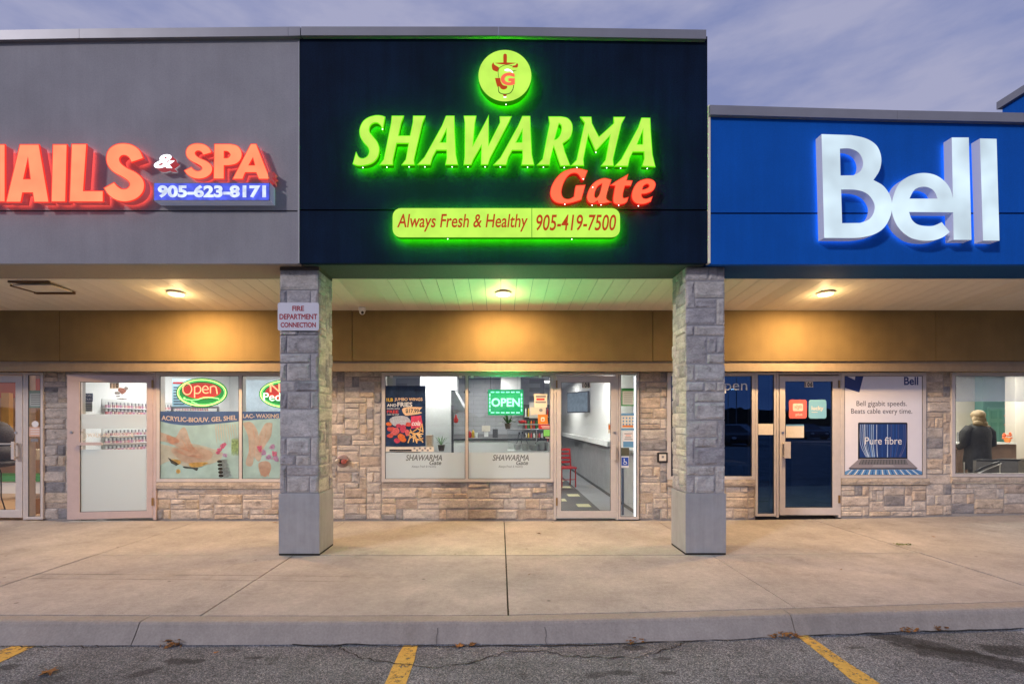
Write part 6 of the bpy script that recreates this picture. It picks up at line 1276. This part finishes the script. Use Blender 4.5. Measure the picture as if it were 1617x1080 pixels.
MB().box(X(826, 13.2), X(868, 13.2), 13.0, 13.5, .013, 2.0).build('cabinet', M['dark_grey'], t)
for r_ in range(5):
    MB().box(X(828, 13), X(866, 13), 12.96, 12.999, .35+r_*.33, .365+r_*.33).build('shelf', M['white'], t)
    b = MB()
    for k in range(9): b.lathe((X(830.5, 12.97)+k*.072, 12.975, .366+r_*.33), [(.024, 0), (.024, .17), (.010, .22)], 8, mi=k % 3)
    o = b.build('bottles', [M['red'], M['green'], M['orange']] if r_ % 2 else [M['white'], M['yellow'], M['red']], t); o['kind'] = 'stuff'
for i, (px, D_, h, m_, lab) in enumerate(((742, 11.2, .16, 'red', 'red squeeze bottle at the left on the counter top'), (747, 11.25, .18, 'yellow', 'yellow squeeze bottle beside the red one on the counter'), (752, 11.2, .12, 'white', 'short white cup on the counter next to the squeeze bottles'), (782, 11.2, .20, 'dark_grey', 'dark napkin holder on the counter right of the payment terminal'))):
    z_ = 1.181; x_ = X(px, D_); b = MB(); (b.lathe((x_, D_, z_), [(.035, 0), (.035, h*.7), (.01, h)], 10) if i < 2 else b.lathe((x_, D_, z_), [(.03, 0), (.04, h)], 10) if i == 2 else b.box(x_-.06, x_+.06, D_, D_+.08, z_, z_+h)); tag(b.build(['squeeze_bottle', 'squeeze_bottle', 'cup', 'napkin_holder'][i], M[m_]), lab, ['bottle', 'bottle', 'cup', 'napkin holder'][i])
# ================================================================= LEAVES, WEEDS
def leaf(px, py, s, lab, zz=0, road=False, rz=None):
    if road: x, y = ag(px, py); z = gz(x)-.134
    else: y = HE*F/(py-PYC); x = X(px, y); z = gz(x)+.006
    b = MB(); a = rnd.uniform(0, 6.28) if rz is None else rz; n = 11; pts = []
    for k in range(n):
        t_ = k*2*math.pi/n; r = s*(1 if k % 2 else .55)*rnd.uniform(.8, 1.1); pts.append((x+r*math.cos(t_+a)*1.2, y+r*math.sin(t_+a), z+rnd.uniform(0, s*.35)))
    pts.append((x, y, z+.002)); b.add(pts, [(k, (k+1) % n, n) for k in range(n)]); b.tube([(x, y, z+.004), (x+s*1.5*math.cos(a), y+s*1.5*math.sin(a), z+.01)], .0012, 4)
    o = b.build('fallen_leaf', M['deadleaf'], org=(x, y, z)); return tag(o, lab, 'leaf', 'fallen leaves')
leaf(78, 1063, .055, 'large curled brown leaf on the asphalt near the left yellow line', road=True); leaf(725, 1021, .04, 'orange brown leaf at the foot of the kerb right of the middle yellow line', road=True); leaf(745, 1018.8, .035, 'brown leaf touching the kerb beside the orange one', road=True)
leaf(851, 843, .035, 'small brown leaf on the sidewalk in front of the middle shop window'); leaf(434, 826, .03, 'brown leaf against the left pillar by the wall'); leaf(1475, 854, .02, 'tiny brown leaf on the right part of the sidewalk'); leaf(835, 908, .012, 'tiny dark leaf fragment in the middle of the sidewalk'); leaf(1328, 903, .014, 'tiny dark leaf fragment on the right sidewalk slab'); leaf(341, 1031, .02, 'pale small leaf on the asphalt', road=True)
def litter(px0, px1, py, n, lab):
    b = MB()
    for k in range(n):
        px = px0+(px1-px0)*rnd.betavariate(2, 2); x, y = ag(px, py); y += rnd.uniform(-.05, .035); z = gz(x)-.136+rnd.uniform(0, .03)
        a = rnd.uniform(0, 6.28); s = rnd.uniform(.006, .02); b.add([(x+s*math.cos(a+q*1.57), y+s*math.sin(a+q*1.57)*.7, z+rnd.uniform(-.006, .008)) for q in range(4)], [(0, 1, 2, 3)])
    tag(b.build('leaf_litter', M['deadleaf']), lab, 'leaf litter', kind='stuff')
litter(1205, 1262, 1004, 110, 'pile of crumbled brown leaves at the kerb by the right yellow line'); litter(252, 292, 1018, 70, 'small heap of brown leaves against the kerb on the left'); litter(1415, 1450, 996, 40, 'few crumbled leaves along the kerb on the right'); litter(1468, 1492, 993, 30, 'thin scatter of reddish leaf bits at the far right kerb')
litter(985, 1015, 1014, 25, 'dark leaf crumbs at the kerb right of the middle')
t = thing('weed', (X(1425, 6.0), 6.03, gz(5)), 'small green weed growing out of the sidewalk joint on the right', 'weed'); b = MB()
for k in range(46):
    x = X(rnd.uniform(1411, 1441), 6.03); y = 6.03+rnd.uniform(-.04, .04); z = gz(x)+.001; s = rnd.uniform(.01, .028); a = rnd.uniform(0, 6.28)
    b.add([(x, y, z), (x+s*math.cos(a), y+s*math.sin(a), z+s*.5), (x+s*1.5*math.cos(a+.3), y+s*1.5*math.sin(a+.3), z+s*.25), (x+s*math.cos(a+.6), y+s*math.sin(a+.6), z+s*.1)], [(0, 1, 2, 3)])
b.build('leaves', mat('weed_green', (.16, .20, .04), .7), t)
b = MB()
for j, px in enumerate(range(60)):
    y = rnd.uniform(3.98, 5.6); x = .07+rnd.uniform(-.004, .004); s = rnd.uniform(.004, .012); a = rnd.uniform(0, 6.28); b.add([(x+s*math.cos(a+q*2.1), y+s*math.sin(a+q*2.1), .001+rnd.uniform(0, .008)) for q in range(3)], [(0, 1, 2)])
tag(b.build('moss', mat('moss', (.06, .055, .02), .9)), 'dry moss bits in the sidewalk joint in front of the middle shop', 'moss', kind='stuff')
# ================================================================= ACROSS THE LOT (seen in the reflections)
def lot_lamp(x, y, lab):
    t = thing('lamp_post', (x, y, -.14), lab, 'lamp post', 'parking lot lamp posts')
    MB().tube([(x, y, -.14), (x, y, 9.2)], .09, 10, taper=[1, .7]).build('pole', M['mid_grey'], t); MB().lathe((x, y, -.14), [(.3, 0), (.3, .7), (.25, .75)], 12).build('footing', M['concrete'], t)
    for s in (-1, 1): MB().tube([(x, y, 9.1), (x+s*1.1, y, 9.2)], .04, 6).build('arm', M['mid_grey'], t); h = MB().box(x+s*1.1-.35, x+s*1.1+.35, y-.22, y+.22, 9.1, 9.28).build('head', M['mid_grey'], t); MB().box(x+s*1.1-.28, x+s*1.1+.28, y-.18, y+.18, 9.07, 9.098).build('lens', M['lot_lens'], h)
M['lot_lens'] = emis('lot_lens', (1, .9, .7), 30)
lot_lamp(38, -63, 'tall lamp post with two heads across the parking lot'); lot_lamp(54, -100, 'farther lamp post with two heads across the parking lot')
b = MB()
for k in range(220):
    x = -160+320*k/219; h = 5+3*noise.noise(Vector((x*.07, 0, 0)))+2*noise.noise(Vector((x*.4, 3, 0))); b.v += [(x, -140, -.2), (x, -140, h), (x, -146, h*.9), (x, -146, -.2)]
    if k:
        for j in range(3): b.f.append([(k-1)*4+j, k*4+j, k*4+j+1, (k-1)*4+j+1]); b.mi.append(0)
tag(b.build('tree_line', mat('far_trees', (.03, .04, .03), .95)), 'far dark line of trees across the parking lot', 'trees', kind='stuff')
def car(x, y, rz, col, lab):
    t = thing('parked_car', (x, y, -.14), lab, 'car', 'cars parked across the lot'); Mr = Matrix.Rotation(R(rz), 4, 'Z'); c = Vector((x, y, -.14)); fn = lambda v: c+Mr @ v
    pr = [(-2.2, .35), (-2.25, .7), (-2.05, .92), (-1.5, .98), (-.9, 1.4), (.5, 1.45), (1.25, 1.0), (2.05, .85), (2.2, .6), (2.15, .32)]
    b = MB()
    for s, w_ in ((-1, .88), (1, .88)):
        for px_, pz in pr: b.v.append((px_, s*(w_ if pz < 1.05 else .68), pz))
    n = len(pr); b.f.append(list(range(n))); b.f.append([n+k for k in range(n)][::-1]); b.mi += [0, 0]
    for k in range(n): b.f.append([k, (k+1) % n, n+(k+1) % n, n+k]); b.mi.append(0)
    b.xf(fn).build('body', mat('car_paint', col, .25, metal=.3), t, bevel=.05)
    b = MB(); b.add([(-1.42, -.80, 1.02), (-.86, -.71, 1.36), (.48, -.71, 1.40), (1.12, -.80, 1.03), (-1.42, .80, 1.02), (-.86, .71, 1.36), (.48, .71, 1.40), (1.12, .80, 1.03)], [(0, 1, 2, 3), (4, 7, 6, 5), (2, 6, 7, 3), (0, 4, 5, 1)]); b.xf(fn).build('windows', M['black'], t)
    for a in (-1.35, 1.38):
        for s in (-.86, .86): w_ = MB().lathe((a, s, .33), [(.33, -.1), (.33, .1)], 16, 'y').xf(fn).build('wheel', M['black'], t)
    for s in (-.6, .6): MB().ball((2.16, s, .66), (.06, .16, .08), 8).xf(fn).build('headlight', M['white'], t)
for i, (x, y, rz, c, lab) in enumerate(((6, -16, 90, (.25, .25, .27), 'silver car parked behind the viewer'), (9.2, -16.5, 92, (.02, .03, .08), 'dark blue car parked behind the viewer'), (15, -17, 88, (.03, .03, .03), 'black car parked behind the viewer'), (21, -28, 90, (.4, .4, .4), 'white car parked farther off'), (-6, -18, 90, (.2, .02, .02), 'dark red car parked behind the viewer on the left'), (27, -28, 90, (.1, .1, .12), 'grey car parked farther off'))): car(x, y, rz, c, lab)
